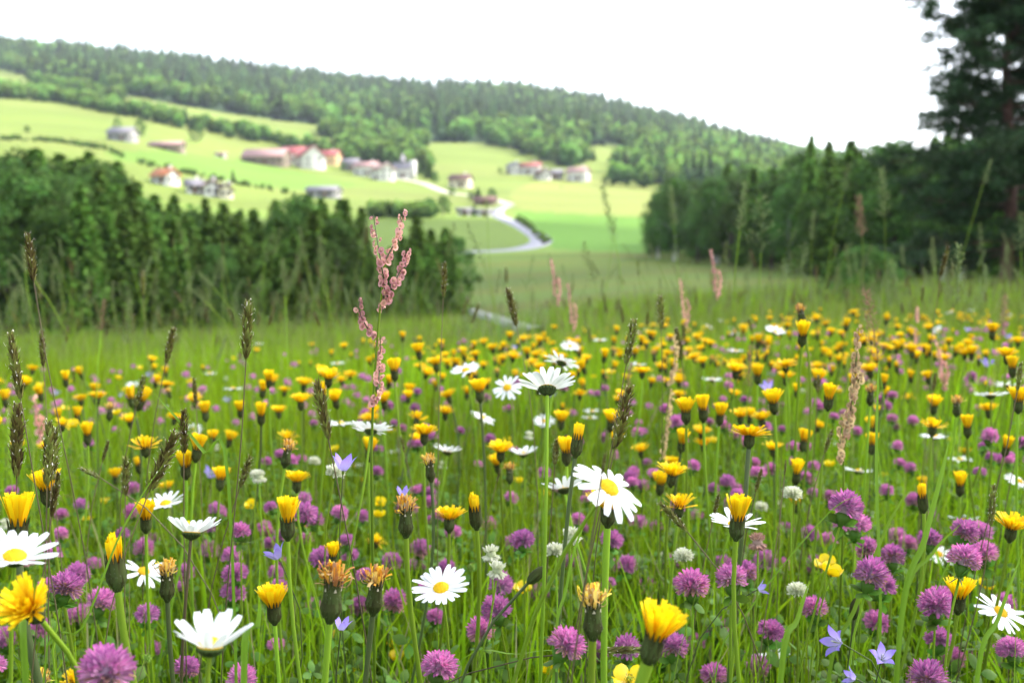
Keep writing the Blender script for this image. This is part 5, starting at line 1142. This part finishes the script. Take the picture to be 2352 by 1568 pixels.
VG2 = MB(); g = npg(77)
for i in range(3000):
    y = g.uniform(3.5**1.5, 24**1.5)**(2/3); x = g.uniform(-.6, .6)*y
    if abs(x/y-.02) < .1 and g.random() < .6: continue
    h = g.normal(.54, .08)+.09*(x < -.1*y)+.10*min(1, max(0, y-9)/8); zb = tz(x, y); lx, ly = g.normal(0, .10), g.normal(0, .05); top = np.array([x+lx, y+ly, zb+h])
    arr = (VGA if g.random() < .55 else PA)[g.integers(3)]; sc = g.uniform(1.0, 1.6)*(1+.5*min(1, max(0, y-7)/6)); ax = (lx*2.2+g.normal()*.15, ly*2, 1)
    VG2.merge(arr, align(ax, g.random()*6.28), sc, top, g.random(), 0 if (len(arr[0]) == len(VGA[0][0]) and g.random() < .6) else 1)
    tube(VG2, bezier((x, y, zb), (x, y, zb+h*.5), (x+lx*.6, y+ly*.6, zb+h*.8), top, 5), .0010, 3, 2, None, g.random())
tag(link('seeding_grass', VG2.mesh('seeding_grass', [M_VERN, M_PANI, M_STEM], False)), kind='stuff')
# ---- the grass itself
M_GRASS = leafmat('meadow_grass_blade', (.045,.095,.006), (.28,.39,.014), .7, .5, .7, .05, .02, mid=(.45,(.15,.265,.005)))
M_DRY = leafmat('dry_grass_blade', (.14,.15,.05), (.32,.29,.14), .3, .35, .7, .1, .02)
def grass(name, n, y0, y1, h0, h1, w0, w1, seed, mats, spread=.66, lean=.28, dry=.06, k=5, behind=False, dens=None, low=False):
    g = npg(seed); y = np.sqrt(g.uniform(y0*y0, y1*y1, n)); x = g.uniform(-spread, spread, n)*y
    if behind:
        r = .45+(y1-.45)*g.random(n)**1.4; a = g.uniform(.56, 2*math.pi-.56, n); x, y = r*np.sin(a), r*np.cos(a)
    if name in ('meadow_grass_beyond', 'rough_grass'):
        XX = CX+F*x/y; m = (y < 14) | (XX < 1040) | (XX > 1260) | (g.random(n) < .12); x, y = x[m], y[m]; n = len(x)
    if dens is not None: m = dens(x, y, g); x, y = x[m], y[m]; n = len(x)
    z = terr(x, y); h = g.uniform(h0, h1, n)*(.75+.35*g.random(n)); wd = g.uniform(w0, w1, n)
    if low: h = h*np.clip((y-.5)/1.1+.35, .38, 1)
    az = g.random(n)*6.283; ln = np.abs(g.normal(0, lean, n))*h; u = np.linspace(0, 1, k)
    cx = np.cos(az); cy = np.sin(az); fa = g.random(n)*6.283; sx = np.cos(fa); sy = np.sin(fa)
    px = x[:, None]+cx[:, None]*ln[:, None]*u**2; py = y[:, None]+cy[:, None]*ln[:, None]*u**2; pz = z[:, None]-.01+h[:, None]*(u-.22*(ln/h)[:, None]*u**2)
    prof = np.interp(u, [0,.35,.75,1], [.75,1,.7,.06]); hw = wd[:, None]*prof/2
    Lf = np.stack([px-sx[:, None]*hw, py-sy[:, None]*hw, pz], -1); Rt = np.stack([px+sx[:, None]*hw, py+sy[:, None]*hw, pz], -1)
    v = np.stack([Lf, Rt], 2).reshape(-1, 3); b = np.arange(n)[:, None]*(2*k)+np.arange(k-1)[None, :]*2
    q = np.stack([b, b+1, b+3, b+2], -1).reshape(-1, 4); mb = MB(); mt = np.repeat((g.random(n) < dry).astype(int), k-1)
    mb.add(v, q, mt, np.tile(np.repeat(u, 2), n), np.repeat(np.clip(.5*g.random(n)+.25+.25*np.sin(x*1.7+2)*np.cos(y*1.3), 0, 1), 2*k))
    tag(link(name, mb.mesh(name, mats)), kind='stuff')
GM = [M_GRASS, M_DRY]
NEARCUT = lambda x, y, g: ~((np.abs(x) < .50*y+.03) & (y < .62))
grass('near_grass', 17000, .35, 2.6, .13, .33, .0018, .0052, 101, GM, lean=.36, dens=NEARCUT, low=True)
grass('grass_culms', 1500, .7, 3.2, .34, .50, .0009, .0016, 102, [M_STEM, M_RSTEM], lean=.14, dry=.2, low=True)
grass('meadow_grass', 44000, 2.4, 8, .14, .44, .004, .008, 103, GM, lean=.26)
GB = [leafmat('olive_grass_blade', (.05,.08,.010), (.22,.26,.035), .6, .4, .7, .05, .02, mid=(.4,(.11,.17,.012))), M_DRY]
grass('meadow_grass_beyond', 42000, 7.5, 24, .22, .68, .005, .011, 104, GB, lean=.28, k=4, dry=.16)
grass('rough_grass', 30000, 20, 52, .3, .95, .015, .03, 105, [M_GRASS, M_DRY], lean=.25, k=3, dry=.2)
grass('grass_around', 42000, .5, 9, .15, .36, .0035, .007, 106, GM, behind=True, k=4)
def leaves(n, seed):
    g = npg(seed); mb = MB()
    for i in range(n):
        y = math.sqrt(g.uniform(.5, 3.2**2)); x = g.uniform(-.6, .6)*y; h = g.uniform(.04, .22)
        if y < .9 and h > .2: continue
        c = np.array([x, y, tz(x, y)+h]); tri_leaf(mb, c, (g.normal()*.6, g.normal()*.6-.3, 1), g.uniform(.011,.019), g); tube(mb, [(x+g.normal()*.02, y+g.normal()*.02, tz(x, y)), c], .0006, 3, 0, .2, .4)
    tag(link('clover_leaves', mb.mesh('clover_leaves', [M_LEAF])), kind='stuff')
leaves(7500, 201)

# ---- the air
mb = MB(); boxmb(mb, (0, 0, 110), (5400, 5400, 400)); hz = bpy.data.materials.new('valley_air'); hz.use_nodes = True; hn = hz.node_tree; hn.nodes.clear()
pv = hn.nodes.new('ShaderNodeVolumePrincipled'); pv.inputs['Color'].default_value = (.80,.88,1,1); pv.inputs['Density'].default_value = .0001; pv.inputs['Anisotropy'].default_value = .2
ho = hn.nodes.new('ShaderNodeOutputMaterial'); hn.links.new(pv.outputs[0], ho.inputs['Volume'])
tag(link('haze', mb.mesh('haze', [hz], False)), kind='stuff')
